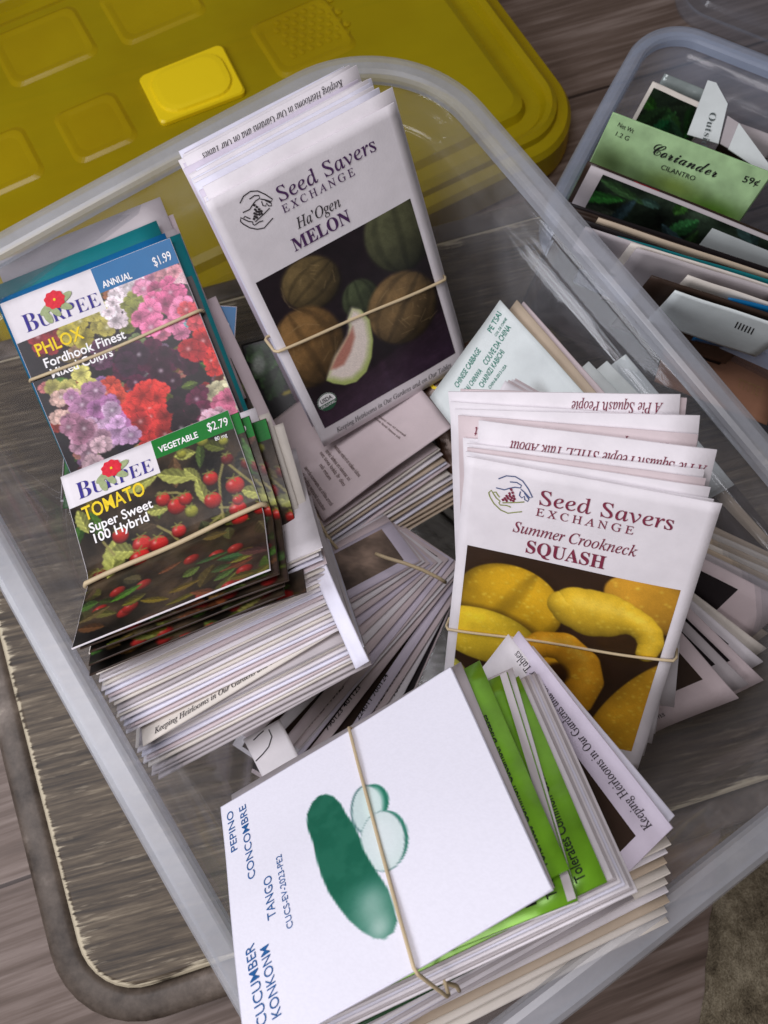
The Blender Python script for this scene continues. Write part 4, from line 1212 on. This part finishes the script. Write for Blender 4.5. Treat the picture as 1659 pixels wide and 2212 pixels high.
bandpts = [at(Zg(*p), d) for p, d in (((330, 1060), .424), ((372, 1150), .4195), ((450, 1290), .420), ((570, 1440), .424), ((630, 1530), .429), ((640, 1580), .435))]
tag(tube('rubber_band', densify(bandpts, .003), .0008, RUBBER), 'tan rubber band across the edges of the upper middle fan', 'rubber band')

# ------------------------------------------------------------------ lower fan, dark pictures with white borders
Zf = ZM(560, 1440, 2.765)
fan = [((830, 175), (1180, -15)), ((850, 200), (1200, -5)), ((880, 245), (1230, 10)), ((905, 290), (1270, 25)), ((930, 345), (1300, 35)), ((960, 400), (1340, 40)), ((990, 455), (1380, 40)), ((1020, 520), (1430, 30)),
       ((1035, 600), (1470, 40)), ((400, 1330), (1500, 60)), ((440, 1300), (1500, 100)), ((640, 1240), (1490, 150)), ((870, 1170), (1500, 220)), ((960, 1140), (1510, 290)), ((1140, 1010), (1495, 330)), ((1275, 895), (1495, 390))]
FG = 'packets in the lower middle fan'
digits = ['661123', '00123', '790123', '224011', '401123', '700124', '341165']
for k, (a, b) in enumerate(fan):
    f = k / (len(fan) - 1)
    A_, B_ = np.array(Zf(*a)), np.array(Zf(*b))
    dr = (A_ - B_) / np.linalg.norm(A_ - B_)
    st_ = B_ - dr * 60; en = B_ + dr * (500 if k < 9 else 470)
    d = .398 + .012 * f
    hh = min(.075, .030 + .006 * k)
    P = edge_pose(en, d - .012, st_, d + .012, DEG(34 - 8 * f), None, hh)
    lab = 'dark picture packet with a white border fanned in the lower middle stack'
    if k == 0: lab = 'tan and dark brown packet lying on top of the lower middle fan'
    if k == len(fan) - 1: lab = 'lowest dark purple packet of the lower middle fan beside the squash bundle'
    e = filler(P, lab, FG, [LAV, PINKW, WHITE, PINKW][k % 4], k % 4, .0009)
    bw = .0050 if 8 < k < 15 else .0058
    if k == 15: bw = .0006
    if k == 0: bw = .0045
    if k != 0:
        patch(e, 'picture', DARKB if k < 15 else BLACKP, .002, .006, P.w - .002, hh - bw, step=.008)
    else:
        def paint_cover(U, V):
            A = Art(U, V, (122, 102, 88)); A.mix(np.clip((P.w * .66 - U) / .02 + .5, 0, 1), (40, 30, 30)); A.mottle(.6, 50, 4); A.grain(.15); return A.c
        patch(e, 'picture', printed(.45), P.w * .05, .002, P.w * .95, hh - bw, step=.0015, paint=paint_cover)
    if k > 8 and k < 15:
        u = P.uv(Zf(*a))[0]
        text(e, digits[k - 9] + ' ' + digits[(k - 7) % 7], (max(.01, u + .012), hh - .0002 - bw * .62), (max(.01, u + .012) + .026, hh - .0002 - bw * .62), .0024, BLK_INK, off=.01)
tag(tube('rubber_band', densify([at(Zg(*p), d) for p, d in (((900, 1450), .394), ((1010, 1490), .3915), ((1180, 1540), .390), ((1340, 1600), .390), ((1500, 1680), .392), ((1560, 1720), .397))], .003), .0009, RUBBER), 'tan rubber band across the lower middle fan', 'rubber band')
dr1 = quad((526, 1597, .352), (604, 1553, .354), (592, 1740, .346))
e = packet(dr1, 'white packet with a thin curved line drawing between white pile and cucumber packet', WHITE, .0006, wave=.0)
Zd = ZM(560, 1440, 2.765)
strokes(e, 'drawing', DARK_INK, [[dr1.uv(Zd(*p)) for p in ((310, 1060), (332, 1110), (310, 1180), (270, 1230), (220, 1280))], [dr1.uv(Zd(*p)) for p in ((205, 1135), (240, 1100), (275, 1070))]], .0005)

# ------------------------------------------------------------------ cucumber bundle
Zk = ZM(540, 1840, 2.676); Zl = ZM(1120, 1560, 2.765)
CW, CH = .103, .092
cuke = solve(CW, CH, [(0, 0, 467, 1752, .288), (1, 0, 992, 1437, .288), (1, 1, 1185, 1922, .247), (0, 1, 538, 2303, .247)], sd=.008)
CW, CH = cuke.w, cuke.h
co = packet(cuke, 'large white seed packet with a printed green cucumber and blue names, topmost of its bundle', COOL, .0014, wave=.0014, seed=5, fine=True)
qc = cuke.uv
for s, a, b, cap, ib in (('PEPINO', (152, 764), (122, 502), .0029, 0), ('CONCOMBRE', (278, 952), (206, 462), .0031, 0), ('TANGO', (422, 1222), (386, 938), .0034, 0), ('CUCS-EV-2023-PE2', (537, 1290), (450, 800), .0024, 0),
                         ('CUCUMBER', (352, 1922), (270, 1392), .0038, 1), ('KONKONM', (450, 1868), (370, 1402), .0036, 1)):
    textpx(co, s, Zk(*a), Zk(*b), cap, BLUE_INK if ib else BLUE_INK, off=.003)
def paint_cuke(U, V):
    A = Art(U, V, (230, 228, 240))
    Q = lambda pts: [qc(Zk(*p)) for p in pts]
    ce = lambda p, rx, ry, rgb, **kw: A.poly([qc(Zk(p[0] + rx * math.cos(t), p[1] + ry * math.sin(t))) for t in np.linspace(0, 6.283, 40)[:-1]], rgb, **kw)
    ce((1065, 450), 104, 120, (24, 122, 94)); ce((1010, 500), 100, 165, (60, 110, 108), soft=.0008); ce((1018, 500), 96, 158, (196, 216, 214))
    ce((1060, 470), 70, 115, (206, 226, 222), soft=.002)
    ce((1158, 700), 141, 190, (24, 122, 94)); ce((1130, 715), 150, 203, (70, 120, 116)); ce((1128, 715), 145, 198, (204, 220, 218)); ce((1130, 700), 100, 140, (214, 226, 226), soft=.006)
    body = [(690, 402), (645, 450), (612, 530), (618, 620), (658, 720), (688, 840), (722, 950), (770, 1060), (830, 1150), (900, 1240), (980, 1310), (1060, 1355), (1130, 1360), (1190, 1312), (1216, 1240), (1198, 1150), (1165, 1040), (1122, 970), (1085, 915), (1045, 850), (1000, 770), (975, 690), (930, 600), (880, 530), (842, 460), (790, 408), (740, 392)]
    m = A.poly(Q(body), (10, 98, 72))
    n = np.clip(fbm(U, V, 160, 5), -1, 1)
    A.mix(m * np.clip(.10 + .5 * n, 0, .22), (60, 132, 104))
    for p, r, a_ in (((1050, 1110), .005, .5), ((1100, 1290), .0042, .75), ((1060, 1200), .008, .35)):
        c0 = qc(Zk(*p)); A.mix(m * a_ * np.exp(-((U - c0[0]) ** 2 + (V - c0[1]) ** 2) / r ** 2), (180, 206, 196))
    A.grain(.02); return A.c
ua, ub = qc(Zk(600, 420)), qc(Zk(1310, 1380))
patch(co, 'picture', printed(.5), .0004, .0004, CW - .0004, CH - .0004, step=.0006, paint=paint_cuke)

def cslide(pTL, pTR, pBR, pBL, d, w=None):
    """packet in the cucumber bundle, a little behind the front one"""
    return d
def under(ptr, pbr, dn, label, mat, var, w=CW, h=CH, group=None):
    """packet parallel to the front one, dn below it, its right edge along photo points ptr-pbr"""
    sh = Pose(cuke.O - cuke.n * dn, cuke.x, cuke.y, CW, CH)
    a, b = np.array(sh.uv(ptr)), np.array(sh.uv(pbr))
    A3, B3 = sh.pt(*a), sh.pt(*b)
    y = A3 - B3; hh = np.linalg.norm(y); y /= hh
    x = np.cross(y, cuke.n); x /= np.linalg.norm(x)
    hh = h or hh
    O = B3 + y * hh - x * w
    return filler(Pose(O, x, y, w, hh), label, group, mat, var)
under((1000, 1441), (1197, 1916), .0017, 'grey white packet showing as a thin strip under the right edge of the cucumber packet', GREYP, 0)
lg = [((1036, 1427), (1229, 1876), .0034, 'lime green foil packet nearest under the cucumber packet with dark lettering'), ((1097, 1453), (1250, 1946), .0078, 'white edged lime green foil packet second under the cucumber packet'), ((1122, 1462), (1312, 1905), .0105, 'lime green foil packet farthest right under the cucumber packet')]
for k, (a, b, dn, lab) in enumerate(lg):
    e = under(a, b, dn, lab, LIME, k, h=None if k != 1 else None)
    P = o_s[e.name][0]
    text(e, 'Tolerates Common Cucumber Diseases', (P.w - .0052, P.h - .003), (P.w - .0052, P.h - .062), .0034, BLK_INK, off=.012)
    text(e, 'Perfect for Pickles', (P.w - .0118, P.h - .003), (P.w - .0118, P.h - .048), .0034, BLK_INK, off=.012)
    if k == 1: patch(e, 'white_edge', GREYP, P.w - .0028, .0003, P.w - .0002, P.h - .0003, k=.0006)
under((1108, 1444), (1252, 1952), .0090, 'white backed packet between the second and third lime green packets', WHITE, 1, h=None)
CG = 'white packets low in the cucumber bundle'
for k in range(7):
    f = k / 6
    under((1133 + 5 * k, 1464 - 2 * k), (1324 + 9 * k, 1896 + 5 * k), .0125 + .0014 * k, 'white packet low in the cucumber bundle with only its right and lower edges showing', [WHITE, GREYP, WHITE, COOL][k % 4], k % 4, w=.112, h=None, group=CG)
Zr = ZM(1560, 2060, 4.425)
lav = solve(SW, SH, [(1, 0, 1455, 1788, .292), (0, 0, 1121, 1363, .300), (1, .35, 1270, 1935, .292)]) if False else None
hp = edge_pose((1121, 1363), .318, (1455, 1788), .262, DEG(-28), None, .06, edge='top')
e = filler(hp, 'lavender white packet with its motto running down the right side of the cucumber bundle', None, LAV, 2)
Wd = hp.w
text(e, 'Keeping Heirlooms in Our Gardens and on Our Tables', (Wd - .0045, .0052), (Wd - .0045 - .078, .0052), .0034, DARK_INK, st='italic', off=.006)
patch(e, 'picture', DARKB, .012, .0125, Wd - .006, .056)
hp2 = edge_pose((1098, 1370), .321, (1440, 1800), .266, DEG(-28), None, .06, edge='top')
filler(hp2, 'white packet just behind the lavender motto packet beside the cucumber bundle', None, WHITE, 1)
hp3 = edge_pose((1150, 1395), .324, (1458, 1762), .269, DEG(-28), None, .06, edge='top')
filler(hp3, 'hindmost white packet whose corner sticks out right of the motto packet', None, COOL, 3)
KG = 'tan packets at the bottom right of the cucumber bundle'
for k in range(9):
    f = k / 8
    b = (1441 + (4 if k % 3 else 8) - 2 * k % 5, 1822 + 168 * f)
    a = (b[0] - 560, b[1] + 270 + 12 * f)
    P = edge_pose(a, .276 + .020 * f, b, .272 + .022 * f, DEG(54 - 14 * f), None, .08)
    filler(P, 'tan seed packet edge at the bottom right of the cucumber bundle', KG, [CREAM, WHITE, KRAFT, CREAM][k % 4], k % 4)
# packets under the lower edge of the cucumber front
for k in range(12):
    f = k / 11
    a, b = (640 + 35 * f, 2262 + 62 * f), (1180 + 190 * f ** .8, 1948 - 14 * f + 6 * RNG.normal())
    if k < 3:
        a, b = (610 + 10 * k, 2272 + 10 * k), (1118 + 40 * k, 2000 + 2 * k)
    lab = 'white packet edge stacked under the lower side of the cucumber packet'
    m = [WHITE, COOL, GREYP][k % 3]
    if k < 3:
        lab = ['lime green foil packet showing a bright crinkled edge under the cucumber packet', 'purple brown foil packet between the cucumber packet and the white stack', 'dark green foil packet under the tied lower edge of the cucumber bundle'][k]
        m = [LIME, foil('purple_foil', (74, 58, 96), .25), foil('dark_green_foil', (44, 84, 50), .25)][k]
    P = edge_pose(a, .2535 + .018 * f, b, .262 + .018 * f, DEG(50), None, .07)
    filler(P, lab, 'white packets under the cucumber packet' if k >= 3 else None, m, k % 4, .0012)
rubber_band(co, (766, 1608), (893, 2078), .022, 'tan rubber band across the white cucumber packet', r=.0006, top=.0016, snap='y')
tag(tube('rubber_band', densify([at(p, d) for p, d in (((893, 2078), .2475), ((905, 2095), .249), ((930, 2112), .252), ((958, 2122), .255), ((986, 2130), .259), ((992, 2140), .264))], .002), .0007, RUBBER), 'twisted tan rubber band end under the lower edge of the cucumber bundle', 'rubber band')
limeback = quad((560, 1692, .325), (770, 1604, .330), (640, 1990, .318))
e = filler(limeback, 'lime green and black topped packet peeping out above the cucumber packet', None, LIME, 2)
patch(e, 'black_block', BLACKP, .012, .0003, .021, .0035)

# ------------------------------------------------------------------ cabbage packet and white corners behind the squash bundle
Zh = ZM(1080, 720, 2.9625)
pets = quad((1080, 648, .385), (1290, 879, .348), (962, 902, .408))
e = packet(pets, 'pale mint cabbage packet with green names standing cornerwise behind the squash bundle', MINT, .0012, wave=.001, seed=2)
for s, a, b, cap in (('PE TSAI', (442, 335), (520, 195), .0036), ('COL DE CHINE', (478, 362), (560, 232), .0016), ('COUVE DA CHINA', (412, 578), (590, 295), .0036), ('CHINESE CABBAGE', (200, 745), (368, 468), .0036), ('CHAINIZI KABICHI', (385, 745), (542, 478), .0034), ('HAKUSAI CHINWA', (225, 850), (384, 620), .0032), ('CHIN-B-2013-USA', (440, 752), (560, 580), .0018)):
    textpx(e, s, Zh(*a), Zh(*b), cap, GRN_INK, off=.006)
p3 = pets.moved(.004, -.0035, -.004, -.03)
filler(p3, 'tan packet edge just behind the pale mint cabbage packet', None, KRAFT, 1)
filler(pets.moved(.0065, -.005, -.0062, -.02), 'pinkish packet second behind the pale mint cabbage packet', None, PINKW, 2)
tiny = quad((*Zh(560, 655), .358), (*Zh(745, 760), .358), (*Zh(330, 900), .362))
for k in range(4):
    filler(tiny.moved(.0012 * k, -.0010 * k + .002, -.0012 * k), 'small white packet corner in front of the cabbage packet', 'small packets in front of the cabbage packet', [WHITE, PINKW][k % 2], k % 4)
cn = [((1160, 545), (1370, 760), 'leftmost of three pale packet corners behind the squash bundle'), ((1295, 540), (1510, 760), 'middle one of three pale packet corners behind the squash bundle'), ((1435, 490), (1660, 760), 'rightmost of three pale packet corners behind the squash bundle')]
for k, (a, b, lab) in enumerate(cn):
    a, b = Zh(*a), Zh(*b)
    P = edge_pose(a, .372 + .004 * k, b, .374 + .004 * k, DEG(-20), .08, .09, edge='top')
    filler(P, lab, None, MINT, k)

# ------------------------------------------------------------------ foil packet with yellow letters under the melon bundle
Zo = ZM(600, 660, 2.765)
od = quad((872, 800, .447), (1016, 738, .447), (990, 1090, .440))
crink = foil('brown_foil', (92, 66, 52), .2)
e = packet(od, 'crumpled dark brown foil packet with yellow capital letters between the melon and squash bundles', crink, .002, wave=.006, seed=9)
e2 = od
textpx(e, 'ODC', Zo(1300, 800), Zo(1410, 1090), .0085, YEL_INK, off=.02, k=.0006)
# ------------------------------------------------------------------ packets at the right inside the large box
Zi = ZM(1620, 1100, 5.53); Zj = ZM(1560, 1440, 4.608)
RG = 'tan packets fanned along the right wall of the large box'
for k, (a, b, m) in enumerate((((960, 330), (1659, 1190), DARKB), ((900, 520), (1659, 1330), KRAFT), ((1030, 900), (1659, 1560), DARKB), ((930, 1200), (1659, 1545), KRAFT), ((900, 1290), (1659, 1620), CREAM), ((880, 1370), (1659, 1700), KRAFT), ((860, 1440), (1659, 1790), CREAM), ((840, 1500), (1659, 1880), KRAFT), ((820, 1570), (1659, 1970), GREYP), ((800, 1660), (1659, 2090), PINKW))):
    A_, B_ = np.array(Zi(*a)), np.array(Zi(*b)); dr = (B_ - A_) / np.linalg.norm(B_ - A_)
    d = .402 - .003 * k
    P = edge_pose(A_ - dr * 120, d - .004, A_ + dr * 205, d + .004, DEG(-30), None, .08, edge='top')
    e = filler(P, 'tan packet edge in the shadow right of the squash bundle' if m is not DARKB else ['dark brown packet highest along the right wall of the box', 'dark brown packet lower along the right wall of the box'][k // 2], RG, m, k % 4)
    if k == 9: patch(e, 'picture', BLACKP, .004, .006, .048, .03)
RH = 'white edged packets low at the right of the squash bundle'
low = [((820, 80), (1659, 660), KRAFT), ((790, 190), (1640, 830), CREAM), ((760, 260), (1600, 980), WHITE), ((730, 340), (1605, 1195), PINKW), ((660, 480), (1435, 1245), GREYP), ((610, 600), (1320, 1400), PINKW)]
for k, (a, b, m) in enumerate(low):
    A_, B_ = np.array(Zj(*a)), np.array(Zj(*b)); dr = (B_ - A_) / np.linalg.norm(B_ - A_)
    d = .386 - .004 * k
    lab = 'white edged dark picture packet in the low fan right of the squash bundle'
    if k == 5: lab = 'front packet of the low fan right of the squash bundle with a worn caption'
    P = edge_pose(A_ - dr * 130, d - .004, B_, d + .006, DEG(-26), None, .085, edge='top')
    e = filler(P, lab, RH, m, k % 4)
    if k in (2, 3, 4): patch(e, 'picture', BLACKP, .004, .0045, P.w - .017, .07)
    if k == 5:
        patch(e, 'picture', DARKB, .004, .0070, P.w - .016, .07)
        text(e, 'Lucky Queens', (P.w - .006, .060), (P.w - .006, .034), .003, BLK_INK, st='italic')
# ------------------------------------------------------------------ small clear box at the upper right with its packets
SA = DEG(-27.5)
# corner at the photo's (1437, 48); long side runs to the right out of the frame
sw_, sl_ = .165, .30
c0 = onz((1412, 14), .098)[:2]
ux, uy = np.array([math.cos(SA), math.sin(SA)]), np.array([-math.sin(SA), math.cos(SA)])
sc0 = c0 + ux * sl_ / 2 - uy * sw_ / 2
small_box = clear_box('smaller bluish clear plastic box of herb seed packets at the upper right', sc0, SA, sl_, sw_, .030, .140, FLOOR_Z + .0015, clear2, rimm2, taper=.010, rimw=.007, bow=.001)
# clear lid lying behind it
lz = FLOOR_Z + .006
pl = [onz((1478, -10), .02)[:2], onz((1530, 62), .02)[:2]]
lc2 = onz((1640, 0), FLOOR_Z + .02)[:2] + ux * .05 + uy * .05
lid2 = bpy.data.objects.new('box_lid', None); col.objects.link(lid2); lid2.location = (lc2[0], lc2[1], FLOOR_Z + .0005); lid2.rotation_euler = (0, 0, SA)
tag(lid2, 'clear bluish plastic lid lying behind the smaller box at the top right', 'box lid')
V, Fc = loft([ring(.22, .15, .03, i, z) for i, z in ((.001, 0), (0, .003), (.001, .010), (.004, .011), (.006, .007), (.016, .007), (.018, .010), (.022, .011))], cap_last=True)
link_mesh('lid_plate', V, Fc, clear2, lid2)
Zn = ZM(1370, 160, 3.016); Zm = ZM(1480, 540, 3.77)
def herb(a, b, d, label, mat, h=.10, tilt=-30, w=None, group=None, **kw):
    P = edge_pose(a, d, b, d, DEG(tilt), w, h, edge='top')
    return packet(P, label, mat, .0012, wave=.0006, seed=int(a[0]) % 7, group=group, **kw), P
# rear dark packet
e, P = herb(Zn(790, 130), Zn(1250, 340), .425, 'dark green packet with a crimped clear top at the rear of the smaller box', CREAM)
patch(e, 'picture', printed(.35), .002, .0025, P.w - .001, .07, step=.001, paint=paint_dark(12, (20, 30, 20), (28, 60, 28)))
crimp = foil('clear_crimp', (150, 160, 158), .2)
ce_, P2 = herb(Zn(880, 70), Zn(1270, 230), .430, 'crinkled clear foil pouch top behind the dark green packet in the smaller box', crimp)
e, P = herb(Zn(1390, 430), Zn(1760, 560), .420, 'grey green packet behind the coriander packet in the smaller box', GREYP)
patch(e, 'picture', DARKB, .0, .012, P.w, .07)
# folded white papers
def paper_cut(pts, d, label, mat, th=.0006):
    P = [at(p, d) for p in pts]
    n = np.cross(P[1] - P[0], P[2] - P[0]); n /= np.linalg.norm(n)
    if n @ (EYE - P[0]) < 0: n = -n
    m = len(P)
    V = P + [p - n * th for p in P]
    Fc = [tuple(range(m)), tuple(range(2 * m - 1, m - 1, -1))] + [(i, (i + 1) % m, m + (i + 1) % m, m + i) for i in range(m)]
    o = link_mesh('paper_slip', V, Fc, mat); tag(o, label, 'paper slip'); return o
P = edge_pose(Zn(1290, 580), .405, Zn(1420, 140), .415, DEG(10), None, .03)
ps = paper_cut([Zn(*p) for p in ((1205, 122), (1268, 140), (1355, 300), (1285, 600), (1050, 530))], .412, 'cut white paper slip with sideways printed word standing behind the coriander packet', MINT)
V_, F_ = text_geo('Outside', 'serif', -.01, 1.0)
a_, b_ = np.array(Zn(1222, 360)), np.array(Zn(1140, 660))
d_ = (b_ - a_) / np.linalg.norm(b_ - a_); L_ = np.linalg.norm(b_ - a_); up_ = np.array([d_[1], -d_[0]])
W_ = [at(a_ + d_ * (v[0] - V_[:, 0].min()) / np.ptp(V_[:, 0]) * L_ + up_ * v[1] / .68 * 15, .4114) for v in V_]
tob = link_mesh('lettering', W_, F_, ink('grey_ink', (84, 92, 92)), ps)
paper_cut([Zn(*p) for p in ((1440, 445), (1700, 800), (1640, 830), (1360, 640))], .409, 'pointed white paper slip right of the cut slip behind the coriander packet', MINT)
paper_cut([Zn(*p) for p in ((1355, 390), (1440, 445), (1370, 640), (1300, 600))], .411, 'narrow grey green paper slip between the two white slips in the smaller box', GREYP)
# coriander
cor = quad((*Zn(490, 362), .402), (*Zn(1700, 822), .402), (*Zn(0, 1220), .462))
corp = paper('pale_green_paper', (168, 206, 150), .45)
e = packet(cor, 'pale green coriander cilantro packet with black script title and price in the smaller box', corp, .0012, wave=.0005, fine=True)
def paint_cor(U, V):
    A = Art(U, V, (172, 212, 150))
    q = cor.uv
    c1 = q(Zn(480, 700)); A.mix(.75 * np.exp(-((U - c1[0]) ** 2 / .013 ** 2 + (V - c1[1] - .004) ** 2 / .010 ** 2)), (70, 92, 40))
    c1 = q(Zn(760, 840)); A.mix(.8 * np.exp(-((U - c1[0]) ** 2 / .012 ** 2 + (V - c1[1] - .004) ** 2 / .007 ** 2)), (96, 128, 70))
    c1 = q(Zn(1250, 1060)); A.mix(.9 * np.exp(-((U - c1[0]) ** 2 / .018 ** 2 + (V - c1[1] - .003) ** 2 / .006 ** 2)), (96, 156, 34))
    c1 = q(Zn(950, 920)); A.mix(.6 * np.exp(-((U - c1[0]) ** 2 / .012 ** 2 + (V - c1[1]) ** 2 / .005 ** 2)), (150, 180, 50))
    A.mottle(.12, 120, 3); return A.c
patch(e, 'picture', printed(.42), .0003, .0003, .0827, .05, step=.001, paint=paint_cor)
for s, a, b, cap, st, off in (('Net Wt', (524, 462), (640, 516), .0024, 'sans', 0), ('1.2 G', (508, 532), (604, 572), .0024, 'sans', 0), ('Coriander', (775, 665), (1262, 850), .0066, 'script', .004), ('CILANTRO', (848, 782), (1102, 872), .0026, 'sans', .004), ('59\u00a2', (1462, 880), (1582, 912), .0036, 'sans', .012)):
    textpx(e, s, Zn(*a), Zn(*b), cap, BLK_INK, st=st, off=off, k=.0005)
# row of packet tops in front of the coriander packet
rows = [((300, 735), (1900, 1370), .396, DARKB, 'brown topped packet with a red patch directly in front of the coriander packet'), ((325, 765), (1900, 1390), .392, GREYP, 'packet with a dark leafy photograph and pale left border in front of the coriander packet'),
        ((150, 1045), (1850, 1600), .388, BLACKP, 'dark brown packet edge first in the dark row of the smaller box'), ((165, 1075), (1840, 1650), .3855, DARKB, 'dark brown packet edge second in the dark row of the smaller box'), ((190, 1110), (1830, 1690), .383, DARKB, 'dark brown packet edge third in the dark row of the smaller box'), ((215, 1150), (1820, 1730), .3805, BLACKP, 'dark navy packet edge last in the dark row of the smaller box')]
for k, (a, b, d, m, lab) in enumerate(rows):
    e, P = herb(Zn(*a), Zn(*b), d, lab, m, h=.085, tilt=-46)
    if k == 0: patch(e, 'red_patch', RED_INK, P.w * .22, .0003, P.w * .34, .006)
    if k == 1:
        patch(e, 'picture', printed(.35), .007, .0022, P.w - .002, .06, step=.001, paint=paint_dark(21, (34, 46, 34), (60, 84, 56)))
        patch(e, 'white_corner', MINT, P.w * .62, .0075, P.w - .004, .04, k=.0006)
extra = [((60, 20), (1800, 590), .3795, KRAFT, 'kraft packet edge between the dark row and the white row of the smaller box'), ((240, 190), (1800, 640), .3770, TEAL, 'thin teal packet edge in the crowded front half of the smaller box'), ((420, 300), (1800, 720), .3722, GREYP, 'grey packet edge close behind the blue corner in the smaller box'),
         ((900, 560), (1800, 860), .3700, CREAM, 'cream packet edge close to the front wall of the smaller box'), ((560, 560), (1800, 960), .3685, DARKB, 'dark packet edge close to the front wall of the smaller box')]
for k, (a, b, d, m, lab) in enumerate(extra):
    herb(Zm(*a), Zm(*b), d, lab, m, h=.055, tilt=-58)
wr = [(Zm(-60, 95), Zm(1800, 720), .376, GREYP, 'grey white herb packet with purple bar in the front row of the smaller box'), (Zm(370, 245), Zm(1800, 690), .3735, CREAM, 'cream packet with sprouting note in the front row of the smaller box'),
      (Zm(780, 705), Zm(1900, 1075), .366, MINT, 'white packet with small dark marks nearest the front wall of the smaller box')]
for k, (a, b, d, m, lab) in enumerate(wr):
    e, P = herb(a, b, d, lab, m, h=.06 if k < 2 else .034, tilt=-60)
    pp_ = lambda x, y: P.uv(Zm(x, y))
    if k == 0:
        strokes(e, 'purple_bar', NAVY, [[pp_(425, 350), pp_(350, 525)]], .0024)
        strokes(e, 'purple_bar', NAVY, [[pp_(475, 375), pp_(925, 520)]], .0034)
        for s, p1, p2 in (('Sprouts in', (345, 325), (520, 385)), ('7-14 days', (345, 365), (470, 405))): textpx(e, s, Zm(*p1), Zm(*p2), .0018, BLK_INK)
    if k == 1:
        for s, p1, p2 in (('Sprouts in', (865, 575), (1065, 640)), ('7-14 days', (860, 615), (1045, 675))): textpx(e, s, Zm(*p1), Zm(*p2), .0022, BLK_INK)
        strokes(e, 'ruled_box', NAVY, [[pp_(835, 530), pp_(800, 610), pp_(1085, 700), pp_(1115, 620)]], .0004)
        strokes(e, 'dark_bar', BLACKP, [[pp_(760, 720), pp_(1110, 770)]], .0032)
    if k == 2:
        for j in range(6): strokes(e, 'tick_mark', BLK_INK, [[pp_(1380 + 30 * j, 985 + 12 * j), pp_(1350 + 30 * j, 1040 + 12 * j)]], .0006)
e, P = herb(Zm(1290, 770), Zm(1800, 880), .369, 'bright blue packet corner in the front row of the smaller box', BLUE, h=.04, tilt=-55)
# things lying between the two boxes
pk = quad((*Zm(760, 985), .445), (*Zm(1800, 1385), .445), (*Zm(1000, 1720), .435))
peach = paper('peach_paper', (164, 118, 92))
e = filler(pk, 'peach and dark brown card lying on the floor between the two boxes', None, peach, 0)
patch(e, 'brown_band', ink('amber_brown', (96, 56, 18)), .022, .044, .109, .058); patch(e, 'dark_band', DARKB, .022, .058, .109, .079)
textpx(e, 'TTTTET', Zm(1350, 1620), Zm(1600, 1720), .006, ink('tan_ink', (150, 116, 80)))
